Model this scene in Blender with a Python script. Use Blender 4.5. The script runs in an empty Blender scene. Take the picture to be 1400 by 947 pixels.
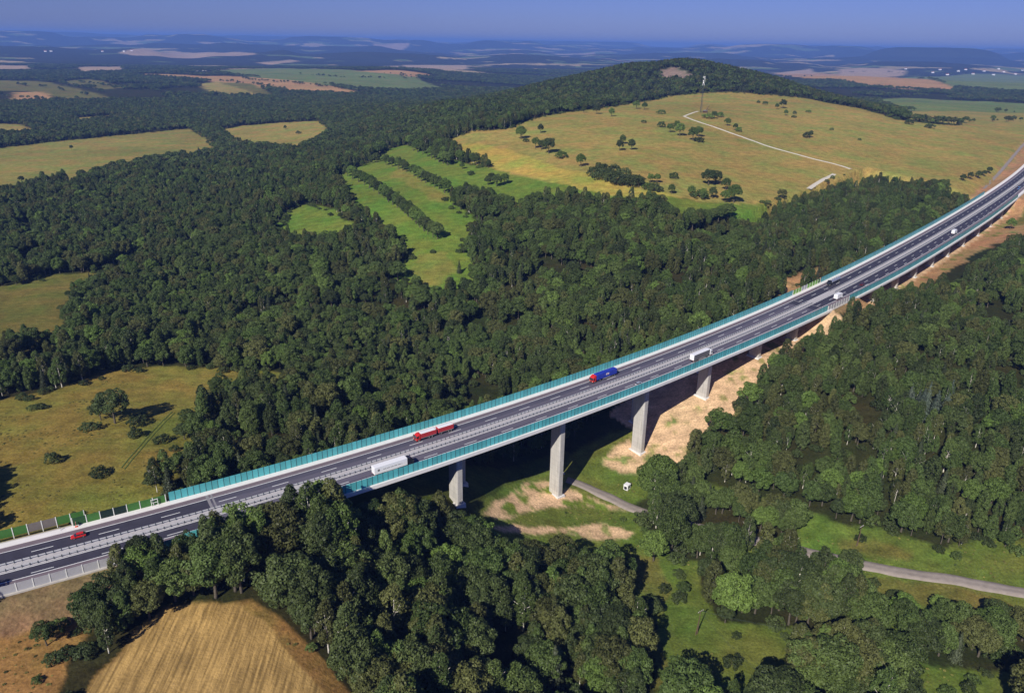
import bpy, bmesh, math, random
import numpy as np
from mathutils import Vector, Matrix
scene = bpy.context.scene
COL = scene.collection
# ---- camera ---------------------------------------------------------------
cam_d = bpy.data.cameras.new('camera'); cam = bpy.data.objects.new('camera', cam_d); COL.objects.link(cam)
cam_d.sensor_width = 36; cam_d.lens = 36 * 1040 / 1400; cam_d.clip_start = 1; cam_d.clip_end = 120000
_p = math.atan(415.5 / 1040); _r = math.radians(1.0)
_R0 = Vector((1, 0, 0)); _U0 = Vector((0, math.sin(_p), math.cos(_p))); _F = Vector((0, math.cos(_p), -math.sin(_p)))
_R = _R0 * math.cos(_r) + _U0 * math.sin(_r); _U = _U0 * math.cos(_r) - _R0 * math.sin(_r)
cam.matrix_world = Matrix(((_R.x, _U.x, -_F.x, 0), (_R.y, _U.y, -_F.y, 0), (_R.z, _U.z, -_F.z, 150), (0, 0, 0, 1)))
scene.camera = cam
# ---- sky, sun, exposure ----------------------------------------------------
SUN_AZ, SUN_EL = math.radians(64), math.radians(36)          # direction the light travels, and height of the sun
world = bpy.data.worlds.new('World'); scene.world = world; world.use_nodes = True
nt = world.node_tree; nt.nodes.clear()
sky = nt.nodes.new('ShaderNodeTexSky'); sky.sky_type = 'NISHITA'; sky.sun_disc = False
sky.sun_elevation = SUN_EL; sky.sun_rotation = math.atan2(-math.cos(SUN_AZ), -math.sin(SUN_AZ)) % (2 * math.pi)
sky.altitude = 600; sky.air_density = 1.0; sky.dust_density = 0.4; sky.ozone_density = 4.0
tint = nt.nodes.new('ShaderNodeMix'); tint.data_type = 'RGBA'; tint.blend_type = 'MULTIPLY'; tint.inputs[0].default_value = 1
tint.inputs[7].default_value = (0.40, 0.455, 1.0, 1)
bg = nt.nodes.new('ShaderNodeBackground'); bg.inputs[1].default_value = 0.068
wo = nt.nodes.new('ShaderNodeOutputWorld')
nt.links.new(sky.outputs[0], tint.inputs[6]); nt.links.new(tint.outputs[2], bg.inputs[0]); nt.links.new(bg.outputs[0], wo.inputs[0])
sun_d = bpy.data.lights.new('sun', 'SUN'); sun_d.energy = 5.0; sun_d.angle = math.radians(0.5); sun_d.color = (1.0, 0.95, 0.86)
sun = bpy.data.objects.new('sun', sun_d); COL.objects.link(sun); sun.location = (-500, -800, 900)
sun.rotation_euler = Vector((math.cos(SUN_AZ) * math.cos(SUN_EL), math.sin(SUN_AZ) * math.cos(SUN_EL), -math.sin(SUN_EL))).to_track_quat('-Z', 'Y').to_euler()
vs = scene.view_settings; vs.view_transform = 'Standard'; vs.look = 'None'; vs.gamma = 1; vs.exposure = 0.18; vs.use_curve_mapping = False
cy = scene.cycles; cy.max_bounces = 4; cy.diffuse_bounces = 2; cy.glossy_bounces = 2; cy.transmission_bounces = 2; cy.volume_bounces = 0; cy.transparent_max_bounces = 4
cy.caustics_reflective = False; cy.caustics_refractive = False
# ---- surveyed layout in metres (x right, y away, z up from the bridge deck) -
HAZE_DENSITY = 7.0e-5; HAZE_COLOR = (.21, .40, .98, 1)
CTRL = [(-129, 146, -6), (-107, 148, -7), (-91, 167, -8), (-58, 156, -14), (-135, 177, -5), (-45, 190, -20), (-20, 174, -32), (-20, 231, -32), (25, 186, -44), (16, 236, -42), (65, 205, -47), (98, 191, -47), (169, 189, -44), (149, 222, -44), (195, 235, -39), (122, 260, -43), (159, 245, -41), (79, 271, -46), (42, 301, -45), (23, 301, -42), (68, 327, -39), (105, 361, -24), (-19, 266, -27), (-67, 209, -10), (-42, 238, -18), (210, 261, -33), (155, 271, -37), (203, 310, -16), (181, 337, -15), (125, 328, -27), (193, 419, -3), (254, 414, 0), (270, 371, -4), (279, 518, -5), (358, 605, -4), (416, 648, 0), (428, 628, 2), (1, 372, -40), (-28, 328, -30), (-47, 312, -18), (49, 380, -30), (85, 412, -16), (137, 451, -6), (185, 502, -2), (-46, 445, -32), (-100, 440, -26), (-111, 349, -18), (-162, 386, -19), (-238, 378, -17), (-250, 335, -14), (-185, 284, -9), (-137, 258, -7), (-175, 228, -5), (-151, 313, -13), (-1, 513, -14), (-53, 521, -12), (76, 513, -2), (163, 556, 4), (-179, 600, -14), (-309, 621, -22), (-367, 517, -22), (-314, 481, -20), (-226, 492, -22), (-104, 759, 12), (-163, 757, 4), (-45, 875, 25), (-2, 709, 16), (68, 748, 31), (131, 698, 27), (218, 671, 14), (331, 798, 20), (388, 739, 10), (541, 1062, 28), (632, 1046, 22), (288, 1240, 54), (455, 1490, 60), (614, 1409, 47), (717, 1304, 34), (845, 1312, 26), (37, 1173, 48), (-55, 1073, 36), (-173, 1198, 10), (-367, 1544, -12), (-518, 1362, -27), (-697, 1337, -27), (-679, 1011, -24), (-958, 1449, -32), (-812, 2167, -34), (-1095, 2132, -36), (-357, 1882, -4), (-158, 1620, 20), (-146, 1500, 31.2), (-9, 1650, 42.9), (85, 1750, 62.7), (153, 1800, 73.9), (273, 1850, 87.1), (390, 1900, 102.0), (489, 1850, 95.4), (561, 1750, 76.5), (574, 1600, 60.7), (315, 1800, 86.6), (254, 1600, 57.4), (348, 1500, 60.1), (-221, 2400, -25), (0, 2600, -5), (246, 2700, 15), (491, 2700, 25), (710, 2600, 20), (841, 2300, 10), (881, 2000, 8), (-731, 3900, -16.2), (-571, 4300, -11.0), (-839, 3000, -21.2), (-1750, 3800, -29.1), (-1748, 2700, -32.3), (-2422, 4400, -33.7), (-387, 4000, -34.8), (182, 4000, -55), (800, 4400, -45), (1971, 4000, 0.3), (1725, 4300, 8.4), (1416, 2400, -4.5), (1146, 2300, 4.4), (1306, 2900, -19.5), (1679, 3000, -19.5), (2330, 3700, -5.5), (1305, 4800, -30), (-700, 200, -8), (-700, 700, -20), (-1500, 900, -30), (600, 100, -40), (700, 350, -15), (1100, 900, 25), (1500, 1400, 20), (0, 60, -30), (-300, 60, -6), (-250, 150, -5)]
MOUNDS = [(6895, 13500, 1145, 916, 262, 3.0), (6709, 13300, 1959, 1568, 130, 1.3), (10543, 24000, 493, 493, 330, 0.9), (7134, 17000, 987, 987, 200, 1.0), (-10330, 26000, 3018, 3018, 300, 1.0), (1500, 24000, 1929, 1929, 215, 1.2), (11875, 19000, 763, 763, 215, 1.0), (-1527, 9500, 1103, 441, 70, 1.2), (3000, 20000, 536, 536, 180, 1.0)]
VIA1 = (-161, 215); VIA2 = (250, 680); GRADE = []
OPEN = [
 ('left meadow', 'meadow', [(-258, 316), (-247, 330), (-226, 346), (-218, 370), (-194, 382), (-153, 384), (-119, 379), (-115, 352), (-142, 343), (-143, 309), (-128, 266), (-129, 243), (-118, 220), (-143, 209), (-171, 194)]),
 ('left clearing', 'olive', [(-322, 407), (-404, 526), (-378, 535), (-362, 544), (-357, 564), (-332, 570), (-318, 621), (-300, 595), (-304, 533), (-301, 496), (-270, 432), (-274, 405), (-284, 388)]),
 ('footpath', 'soil', [(-241, 373), (-240, 394), (-231, 403), (-225, 394), (-233, 383), (-235, 365)]),
 ('upper left meadow', 'meadow2', [(-907, 1256), (-875, 1318), (-840, 1387), (-786, 1513), (-703, 1676), (-613, 1542), (-480, 1274), (-551, 1154), (-566, 1074), (-552, 973), (-578, 936), (-587, 893), (-617, 837)]),
 ('small upper meadow', 'gold', [(-615, 1636), (-598, 1713), (-526, 1742), (-417, 1693), (-342, 1469), (-332, 1315), (-341, 1209), (-389, 1276), (-481, 1368), (-543, 1476)]),
 ('corner meadow', 'green', [(-215, 669), (-224, 737), (-208, 761), (-175, 722), (-134, 650), (-129, 615), (-160, 618), (-188, 630)]),
 ('strip meadow', 'green', [(-212, 892), (-185, 982), (-183, 1114), (-157, 1115), (-107, 990), (-79, 901), (-19, 819), (-3, 792), (39, 734), (103, 688), (127, 677), (167, 678), (233, 697), (232, 661), (187, 647), (144, 625), (123, 651), (78, 641), (49, 672), (11, 691), (-5, 646), (-32, 623), (-36, 591), (-26, 517), (-51, 501), (-79, 519), (-89, 548), (-81, 575), (-114, 639), (-152, 705)]),
 ('hill meadow', 'gold', [(-95, 1026), (-65, 1076), (-15, 1053), (38, 1178), (150, 1315), (292, 1568), (363, 1567), (472, 1550), (569, 1540), (629, 1444), (640, 1323), (728, 1325), (1170, 1730), (856, 1254), (700, 1091), (506, 822), (459, 787), (460, 822), (405, 860), (348, 822), (335, 803), (283, 742), (233, 697), (167, 676), (103, 686), (39, 731), (-19, 816), (-63, 900)]),
 ('strip yellow', 'gold2', [(-88, 993), (-50, 977), (-4, 913), (42, 798), (98, 704), (148, 680), (113, 668), (64, 693), (12, 778), (-44, 857)]),
 ('strip centre', 'ygreen', [(-138, 917), (-99, 803), (-65, 720), (-70, 702), (-106, 771), (-136, 843)]),
 ('strip foot', 'ygreen', [(-77, 547), (-73, 580), (-53, 577), (-42, 543), (-52, 514), (-72, 528)]),
 ('valley floor', 'vgreen', [(-24, 245), (-17, 260), (-2, 297), (23, 326), (50, 349), (67, 349), (80, 318), (101, 297), (125, 286), (142, 274), (158, 269), (176, 256), (210, 260), (254, 257), (201, 183), (153, 182), (44, 181), (54, 195), (50, 205), (51, 227), (44, 241), (22, 243), (-1, 244), (-16, 243)]),
 ('valley ochre', 'olive', [(44, 261), (62, 260), (65, 244), (55, 219), (57, 192), (48, 191), (47, 219)]),
 ('valley ochre', 'olive', [(139, 267), (153, 263), (164, 256), (160, 252), (147, 256), (137, 262)]),
 ('roadside gold', 'olive', [(140, 245), (170, 238), (190, 226), (186, 219), (165, 227), (141, 235)]),
 ('strip belt', 'wood', [(-60, 720), (-38, 720), (-9, 678), (12, 645), (-8, 636), (-29, 642), (-41, 669), (-54, 694)]),
 ('valley belt', 'wood', [(57, 296), (68, 306), (84, 309), (100, 292), (116, 282), (123, 273), (121, 263), (102, 264), (82, 270), (66, 275), (57, 285)]),
 ('lane screen', 'wood', [(66, 272), (81, 266), (103, 257), (119, 255), (114, 248), (95, 250), (77, 258), (64, 265)]),
 ('valley clump', 'wood', [(77, 250), (89, 249), (105, 245), (120, 238), (132, 233), (135, 226), (129, 216), (117, 214), (108, 219), (93, 223), (80, 224), (76, 238)]),
 ('bottom clump', 'wood', [(96, 202), (109, 206), (128, 202), (131, 189), (123, 169), (83, 168), (88, 188)]),
 ('right row', 'wood', [(145, 226), (152, 221), (167, 218), (192, 212), (190, 193), (164, 198), (143, 202), (139, 212)]),
 ('sand under pier', 'sand', [(-11, 264), (-5, 280), (8, 304), (18, 308), (32, 304), (45, 297), (54, 292), (35, 295), (18, 289), (1, 272)]),
 ('sand lane', 'sand', [(-9, 258), (1, 268), (20, 273), (40, 283), (55, 277), (52, 273), (26, 271), (1, 263)]),
 ('sand slope', 'sand', [(45, 327), (56, 340), (68, 346), (83, 360), (101, 381), (120, 399), (150, 429), (182, 447), (194, 439), (177, 432), (147, 393), (131, 368), (117, 349), (101, 339), (90, 328), (80, 315), (68, 316), (54, 320)]),
 ('bank soil', 'soil2', [(247, 497), (270, 524), (303, 566), (364, 630), (427, 700), (496, 773), (565, 827), (434, 618), (418, 645), (367, 605), (302, 533), (257, 489)]),
 ('bank grass', 'olive', [(481, 746), (579, 825), (511, 718), (466, 709)]),
 ('far bank soil', 'soil2', [(178, 496), (198, 533), (217, 549), (240, 566), (274, 601), (297, 614), (251, 565), (216, 528), (181, 483)]),
 ('cutting soil', 'soil2', [(411, 708), (478, 802), (538, 875), (725, 1124), (892, 1346), (675, 1002), (492, 803), (457, 761)]),
 ('near verge', 'brown', [(-156, 166), (-146, 175), (-123, 188), (-119, 184), (-118, 178), (-122, 172), (-131, 170), (-137, 166), (-153, 161)]),
 ('near verge grass', 'dry', [(-153, 161), (-137, 166), (-131, 170), (-122, 172), (-118, 172), (-118, 159), (-114, 144), (-98, 119), (-136, 117)]),
 ('stubble field', 'stubble', [(-101, 180), (-81, 185), (-72, 179), (-60, 167), (-44, 154), (-24, 136), (-97, 120), (-109, 139), (-107, 157), (-105, 168)]),
 ('stubble margin', 'dry', [(-81, 185), (-72, 179), (-60, 167), (-44, 154), (-24, 136), (-17, 139), (-38, 157), (-57, 173), (-69, 182), (-79, 187)]),
 ('far green field', 'fgreen', [(-1714, 4539), (-1691, 5721), (-809, 4324), (-562, 4235), (-294, 3422), (-411, 3077), (-632, 3062), (-957, 3433), (-1385, 3944)]),
 ('far brown field', 'fbrown', [(-1895, 3884), (-1869, 4062), (-1391, 3862), (-983, 3525), (-523, 2846), (-562, 2713), (-779, 2782), (-1060, 3086), (-1502, 3616)]),
 ('far field', 'olive', [(-2218, 3255), (-2168, 3365), (-1977, 3353), (-1279, 2527), (-1288, 2347), (-1662, 2722), (-1829, 2674)]),
 ('far field', 'gold', [(-1305, 3242), (-1242, 3355), (-883, 2788), (-794, 2591), (-970, 2606)]),
 ('far field', 'olive', [(-1225, 3307), (-1102, 3301), (-800, 2637), (-857, 2665)]),
 ('far field', 'gold', [(-1189, 1714), (-1090, 1721), (-971, 1599), (-965, 1527), (-1044, 1496)]),
 ('far field', 'fbrown', [(-1681, 2671), (-1602, 2705), (-1395, 2405), (-1414, 2306), (-1483, 2332)]),
 ('far field', 'pale', [(-3618, 5348), (-3268, 5412), (-2650, 4377), (-2802, 4130)]),
 ('far field', 'pale', [(-2885, 5293), (-2827, 5764), (-2087, 4286), (-2239, 4131)]),
 ('far field', 'olive', [(-1894, 3315), (-1899, 3556), (-1435, 2984), (-1485, 2867)]),
 ('far field', 'gold', [(-1070, 1906), (-1005, 1953), (-953, 1902), (-979, 1768)]),
 ('far field', 'fbrown', [(-903, 4401), (-676, 4486), (-417, 4318), (-533, 4013)]),
 ('far field', 'pale', [(-1102, 7790), (-489, 8120), (-387, 6426), (-646, 4867)]),
 ('striped field', 'fbrown', [(2347, 7390), (2787, 7463), (2852, 6024), (1974, 3624), (1822, 3371), (1567, 3565), (1519, 4263)]),
 ('far green field', 'fgreen', [(2910, 6100), (4256, 7565), (5489, 8298), (2124, 3178), (2034, 3530), (1974, 3624)]),
 ('near green field', 'fgreen', [(1294, 2878), (1469, 3014), (1610, 2869), (1736, 2585), (1332, 1974), (1027, 1881), (963, 2000), (1045, 2286)]),
 ('far field', 'pale', [(2265, 7255), (3139, 8634), (2635, 7138)]),
 ('far field', 'pale', [(3313, 8384), (3637, 8529), (3771, 7841), (3035, 6412), (2189, 5459)]),
 ('far field', 'gold', [(946, 1964), (1067, 1955), (1340, 1985), (1071, 1580), (742, 1351), (665, 1350)]),
 ('scree', 'rock', [(328, 1878), (357, 1898), (378, 1835), (388, 1760), (361, 1741), (328, 1822)]),
 ('far strip', 'pale', [(-1417, 17167), (-93, 14689), (1762, 18209), (1494, 16162), (-903, 15023)]),
 ('far strip', 'pale', [(-4192, 8515), (-4713, 11225), (-3005, 9362), (-2879, 8965), (-3867, 8146)]),
 ('far strip', 'pale', [(-2396, 7436), (-2298, 8307), (-2172, 8112), (-2134, 7014)]),
 ('far strip', 'pale', [(-1253, 6708), (-1096, 7503), (-978, 6911), (-890, 5006)]),
 ('far strip', 'pale', [(-3217, 18238), (-2484, 18875), (-2426, 18424), (-2497, 14515)]),
]
TREES = [
 (-177.0, 302.1, 'oak', 17, 0, 'large dark round tree standing alone in the left meadow', None, None),
 (-184.8, 305.1, 'oak', 11, 0, 'smaller dark tree leaning against the large lone tree in the left meadow', None, None),
 (-184.3, 294.9, 'shrub', 4, 0, 'low bush at the left foot of the lone meadow tree', None, None),
 (-166.9, 300.7, 'shrub', 5, 0, 'upright bush just right of the lone meadow tree', None, None),
 (-161.2, 288.2, 'shrub', 4, 0, 'round bush below the lone meadow tree', None, None),
 (-147.8, 283.0, 'shrub', 4, 0, 'dark bush nearest the wood edge below the lone meadow tree', None, None),
 (-168.4, 309.4, 'shrub', 3, 0, 'small bush at the shadow of the lone meadow tree', None, None),
 (-180.8, 261.2, 'shrub', 5, 0, 'broad dark bush in the open lower left meadow', None, None),
 (-157.0, 250.6, 'shrub', 4, 0, 'flat dark bush in the left meadow above the noise barrier', None, None),
 (-231.3, 328.6, 'shrub', 3.2, 0, 'small bush at the upper left of the left meadow', None, None),
 (-222.5, 316.5, 'shrub', 3, 0, 'left one of two small bushes in the upper left meadow', None, None),
 (-219.9, 318.4, 'shrub', 3, 0, 'right one of two small bushes in the upper left meadow', None, None),
 (-230.4, 337.7, 'shrub', 3.5, 0, 'small upright bush near the tree belt above the left meadow', None, None),
 (-129.8, 239.6, 'birch', 14, 0, 'birch with forked white trunk left of the start of the teal barrier', None, None),
 (-119.6, 255.8, 'birch', 16, 0, 'birch with leaning white stems behind the teal barrier', None, None),
 (-111.6, 261.2, 'birch', 18, 0, 'wide birch with pale spreading branches behind the teal barrier', None, None),
 (-731.8, 1280.6, 'oak', 9, 0, 'small dark tree pair standing in the long upper left meadow', None, None),
 (-615.9, 954.7, 'oak', 10, 0, 'tree at the lower left rim of the upper left meadow', None, None),
 (-609.7, 967.3, 'shrub', 5, 0, 'bush beside the tree at the rim of the upper left meadow', None, None),
 (-467.1, 1591.4, 'oak', 9, 1, 'round tree in the small golden meadow on the upper left', None, None),
 (-415.6, 1499.5, 'shrub', 7, 0, 'shaggy bush in the small golden meadow on the upper left', None, None),
 (-176.1, 724.9, 'oak', 12, 0, 'hedge tree in the row left of the first green strip', 'trees of the left hedgerow', None),
 (-164.1, 705.5, 'oak', 13, 1, 'hedge tree in the row left of the first green strip', 'trees of the left hedgerow', None),
 (-151.6, 684.5, 'oak', 14, 2, 'hedge tree in the row left of the first green strip', 'trees of the left hedgerow', None),
 (-140.2, 667.2, 'oak', 12, 0, 'hedge tree in the row left of the first green strip', 'trees of the left hedgerow', None),
 (-130.7, 650.9, 'oak', 13, 1, 'hedge tree in the row left of the first green strip', 'trees of the left hedgerow', None),
 (-123.1, 636.4, 'oak', 14, 2, 'hedge tree in the row left of the first green strip', 'trees of the left hedgerow', None),
 (-192.8, 884.5, 'oak', 14, 0, 'hedge tree in the row between the green strips', 'trees of the middle hedgerow', None),
 (-170.0, 832.9, 'oak', 15, 1, 'hedge tree in the row between the green strips', 'trees of the middle hedgerow', None),
 (-149.6, 786.3, 'oak', 16, 2, 'hedge tree in the row between the green strips', 'trees of the middle hedgerow', None),
 (-133.8, 751.0, 'oak', 14, 0, 'hedge tree in the row between the green strips', 'trees of the middle hedgerow', None),
 (-119.5, 719.3, 'oak', 15, 1, 'hedge tree in the row between the green strips', 'trees of the middle hedgerow', None),
 (-108.0, 697.1, 'oak', 16, 2, 'hedge tree in the row between the green strips', 'trees of the middle hedgerow', None),
 (-98.5, 677.1, 'oak', 14, 0, 'hedge tree in the row between the green strips', 'trees of the middle hedgerow', None),
 (-88.7, 656.6, 'oak', 15, 1, 'hedge tree in the row between the green strips', 'trees of the middle hedgerow', None),
 (-80.0, 636.7, 'oak', 16, 2, 'hedge tree in the row between the green strips', 'trees of the middle hedgerow', None),
 (-71.3, 619.2, 'oak', 14, 0, 'hedge tree in the row between the green strips', 'trees of the middle hedgerow', None),
 (-62.2, 606.4, 'oak', 15, 1, 'hedge tree in the row between the green strips', 'trees of the middle hedgerow', None),
 (-181.4, 857.5, 'oak', 16, 2, 'hedge tree in the row between the green strips', 'trees of the middle hedgerow', None),
 (-113.7, 708.2, 'oak', 14, 0, 'hedge tree in the row between the green strips', 'trees of the middle hedgerow', None),
 (-142.2, 770.2, 'oak', 15, 1, 'hedge tree in the row between the green strips', 'trees of the middle hedgerow', None),
 (-126.1, 734.6, 'oak', 16, 2, 'hedge tree in the row between the green strips', 'trees of the middle hedgerow', None),
 (-103.1, 686.6, 'oak', 14, 0, 'hedge tree in the row between the green strips', 'trees of the middle hedgerow', None),
 (-94.0, 668.1, 'oak', 15, 1, 'hedge tree in the row between the green strips', 'trees of the middle hedgerow', None),
 (-84.3, 646.3, 'oak', 16, 2, 'hedge tree in the row between the green strips', 'trees of the middle hedgerow', None),
 (-75.2, 626.8, 'oak', 14, 0, 'hedge tree in the row between the green strips', 'trees of the middle hedgerow', None),
 (-66.3, 611.7, 'oak', 15, 1, 'hedge tree in the row between the green strips', 'trees of the middle hedgerow', None),
 (-158.6, 806.4, 'oak', 16, 2, 'hedge tree in the row between the green strips', 'trees of the middle hedgerow', None),
 (-173.4, 968.8, 'oak', 13, 0, 'hedge tree in the row right of the second green strip', 'trees of the right hedgerow', None),
 (-154.7, 927.2, 'oak', 14, 1, 'hedge tree in the row right of the second green strip', 'trees of the right hedgerow', None),
 (-133.0, 881.1, 'oak', 15, 2, 'hedge tree in the row right of the second green strip', 'trees of the right hedgerow', None),
 (-120.9, 854.2, 'oak', 13, 0, 'hedge tree in the row right of the second green strip', 'trees of the right hedgerow', None),
 (-107.9, 821.5, 'oak', 14, 1, 'hedge tree in the row right of the second green strip', 'trees of the right hedgerow', None),
 (-96.6, 791.6, 'oak', 15, 2, 'hedge tree in the row right of the second green strip', 'trees of the right hedgerow', None),
 (-85.4, 771.9, 'oak', 13, 0, 'hedge tree in the row right of the second green strip', 'trees of the right hedgerow', None),
 (-74.6, 751.5, 'oak', 14, 1, 'hedge tree in the row right of the second green strip', 'trees of the right hedgerow', None),
 (-67.6, 736.7, 'oak', 15, 2, 'hedge tree in the row right of the second green strip', 'trees of the right hedgerow', None),
 (-144.7, 907.6, 'oak', 13, 0, 'hedge tree in the row right of the second green strip', 'trees of the right hedgerow', None),
 (-126.9, 867.3, 'oak', 14, 1, 'hedge tree in the row right of the second green strip', 'trees of the right hedgerow', None),
 (-102.3, 808.1, 'oak', 15, 2, 'hedge tree in the row right of the second green strip', 'trees of the right hedgerow', None),
 (-91.1, 782.9, 'oak', 13, 0, 'hedge tree in the row right of the second green strip', 'trees of the right hedgerow', None),
 (-79.9, 761.4, 'oak', 14, 1, 'hedge tree in the row right of the second green strip', 'trees of the right hedgerow', None),
 (-134.0, 1020.8, 'oak', 16, 0, 'hedge tree in the uppermost row', 'trees of the upper hedgerow', None),
 (-115.4, 968.6, 'oak', 17, 1, 'hedge tree in the uppermost row', 'trees of the upper hedgerow', None),
 (-99.3, 919.5, 'oak', 16, 2, 'hedge tree in the uppermost row', 'trees of the upper hedgerow', None),
 (-87.8, 890.0, 'oak', 17, 0, 'hedge tree in the uppermost row', 'trees of the upper hedgerow', None),
 (-75.7, 866.4, 'oak', 16, 1, 'hedge tree in the uppermost row', 'trees of the upper hedgerow', None),
 (-125.3, 997.1, 'oak', 17, 2, 'hedge tree in the uppermost row', 'trees of the upper hedgerow', None),
 (-107.0, 942.5, 'oak', 16, 0, 'hedge tree in the uppermost row', 'trees of the upper hedgerow', None),
 (-93.6, 906.0, 'oak', 17, 1, 'hedge tree in the uppermost row', 'trees of the upper hedgerow', None),
 (-81.6, 877.6, 'oak', 16, 2, 'hedge tree in the uppermost row', 'trees of the upper hedgerow', None),
 (-57.5, 839.5, 'oak', 8, 1, 'small tree at the lower end of the upper hedgerow', None, None),
 (-46.1, 807.0, 'shrub', 5, 0, 'round bush below the upper hedgerow', None, None),
 (-26.6, 757.0, 'oak', 10, 0, 'tree in the dark clump on the green below the yellow meadow', 'trees of the meadow clump', None),
 (-17.7, 748.8, 'oak', 13, 1, 'tree in the dark clump on the green below the yellow meadow', 'trees of the meadow clump', None),
 (-10.0, 754.5, 'oak', 12, 2, 'tree in the dark clump on the green below the yellow meadow', 'trees of the meadow clump', None),
 (-23.5, 773.4, 'oak', 9, 0, 'tree in the dark clump on the green below the yellow meadow', 'trees of the meadow clump', None),
 (-62.8, 576.6, 'shrub', 3.5, 0, 'flat dark bush on the yellow grass at the foot of the strips', None, None),
 (-39.7, 539.3, 'spruce', 10, 0, 'small dark conifer at the foot of the strip meadow', None, None),
 (6.4, 975.9, 'oak', 17.0, 2, 'broad tree at the left rim of the hill meadow', None, None),
 (12.6, 952.3, 'shrub', 5.7, 1, 'low red-brown bush beside the broad tree at the left rim of the hill meadow', None, None),
 (31.8, 1008.4, 'oak', 12.8, 0, 'round tree at the upper left of the hill meadow', None, None),
 (23.2, 907.1, 'oak', 14.2, 2, 'left tree of the clump on the bank between the two hill meadows', None, None),
 (29.7, 895.5, 'oak', 12.8, 0, 'middle tree of the clump on the bank between the two hill meadows', None, None),
 (37.2, 871.5, 'oak', 18.5, 0, 'tallest tree of the clump on the bank between the two hill meadows', None, None),
 (49.4, 839.7, 'shrub', 8.5, 2, 'small bush at the right end of the clump on the bank', None, None),
 (66.7, 785.9, 'oak', 14.2, 2, 'lone pointed tree left of the dense hill thicket', None, None),
 (113.6, 703.6, 'oak', 11.4, 0, 'round tree at the right end of the dense hill thicket', None, None),
 (126.4, 717.0, 'oak', 9.9, 2, 'left one of a dark pair right of the dense hill thicket', None, None),
 (132.8, 718.3, 'oak', 9.9, 2, 'right one of a dark pair right of the dense hill thicket', None, None),
 (152.9, 741.5, 'shrub', 7.1, 1, 'small round bush in the lower hill meadow', None, None),
 (120.9, 694.6, 'shrub', 7.1, 2, 'small dark bush on the lower rim of the hill meadow', None, None),
 (125.7, 690.8, 'shrub', 8.5, 0, 'bright green bush on the lower rim of the hill meadow', None, None),
 (141.0, 687.0, 'oak', 9.9, 1, 'round green bush above the yellow strip', None, None),
 (158.8, 686.3, 'oak', 11.4, 2, 'tree at the left end of the group below the track', None, None),
 (166.8, 686.0, 'shrub', 8.5, 1, 'low bush left of the group below the track', None, None),
 (115.5, 865.4, 'oak', 12.8, 0, 'left tree of the three in the middle of the hill meadow', None, None),
 (129.2, 870.3, 'oak', 12.8, 0, 'right tree of the three in the middle of the hill meadow', None, None),
 (124.2, 908.9, 'oak', 11.4, 1, 'back tree of the three in the middle of the hill meadow', None, None),
 (175.8, 1087.7, 'shrub', 5.0, 1, 'tiny bush in the upper hill meadow', None, None),
 (193.2, 1048.2, 'shrub', 8.5, 1, 'small tree at the left end of the group below the mast', None, None),
 (197.3, 1006.7, 'oak', 12.8, 2, 'second tree of the group below the mast', None, None),
 (205.1, 983.7, 'oak', 17.0, 2, 'tall dark tree in the group below the mast', None, None),
 (209.7, 1027.2, 'oak', 12.8, 2, 'tree at the back of the group below the mast', None, None),
 (216.2, 957.4, 'oak', 17.0, 2, 'broad dark tree beside the rocks below the mast', None, None),
 (221.8, 950.2, 'shrub', 7.1, 0, 'small bush beside the rocks below the mast', None, None),
 (229.9, 987.7, 'oak', 14.2, 2, 'upright tree behind the rocks below the mast', None, None),
 (104.3, 1224.2, 'oak', 9.9, 1, 'low round bush under the hill wood', None, None),
 (122.6, 1204.1, 'oak', 14.2, 0, 'round tree on the upper left rim of the hill meadow', None, None),
 (141.0, 1170.8, 'oak', 12.8, 2, 'ragged tree on the upper rim of the hill meadow', None, None),
 (195.2, 1291.9, 'oak', 14.2, 2, 'left tree of the pair under the hill wood', None, None),
 (206.5, 1280.1, 'oak', 12.8, 2, 'right tree of the pair under the hill wood', None, None),
 (219.1, 1197.9, 'shrub', 7.1, 1, 'small bush at the left end of the white track', None, None),
 (280.0, 1155.2, 'shrub', 8.5, 2, 'left bush of the dark group beside the mast', None, None),
 (289.6, 1159.5, 'oak', 11.4, 1, 'middle bush of the dark group beside the mast', None, None),
 (304.6, 1181.1, 'shrub', 8.5, 2, 'right bush of the dark group beside the mast', None, None),
 (292.2, 1092.5, 'oak', 11.4, 2, 'tree beside the white track right of the mast', None, None),
 (294.4, 1057.8, 'oak', 9.9, 1, 'second tree beside the white track right of the mast', None, None),
 (296.7, 1048.1, 'shrub', 7.1, 2, 'small bush beside the white track right of the mast', None, None),
 (433.0, 1427.1, 'shrub', 5.7, 2, 'low bush at the left end of the ridge bushes', None, None),
 (439.4, 1408.6, 'shrub', 7.1, 1, 'brown bush among the ridge bushes', None, None),
 (439.5, 1342.7, 'oak', 9.9, 2, 'dense bush left of the tall ridge tree', None, None),
 (455.5, 1361.6, 'oak', 15.6, 0, 'tall dark tree among the ridge bushes', None, None),
 (424.2, 1249.4, 'oak', 9.9, 2, 'pale bush below the tall ridge tree', None, None),
 (448.0, 1279.0, 'shrub', 5.7, 0, 'small bush right of the tall ridge tree', None, None),
 (431.6, 1233.1, 'shrub', 4.3, 1, 'tiny bush right of the tall ridge tree', None, None),
 (482.5, 1313.3, 'shrub', 5.7, 2, 'bush on the small bare patch of the ridge', None, None),
 (393.3, 1048.5, 'oak', 9.9, 0, 'round dark bush alone on the right hill slope', None, None),
 (386.0, 1044.6, 'shrub', 8.5, 0, 'thin pale bush beside the round bush on the right hill slope', None, None),
 (451.6, 1127.7, 'shrub', 4.3, 1, 'flat bush in the middle of the right hill slope', None, None),
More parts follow.
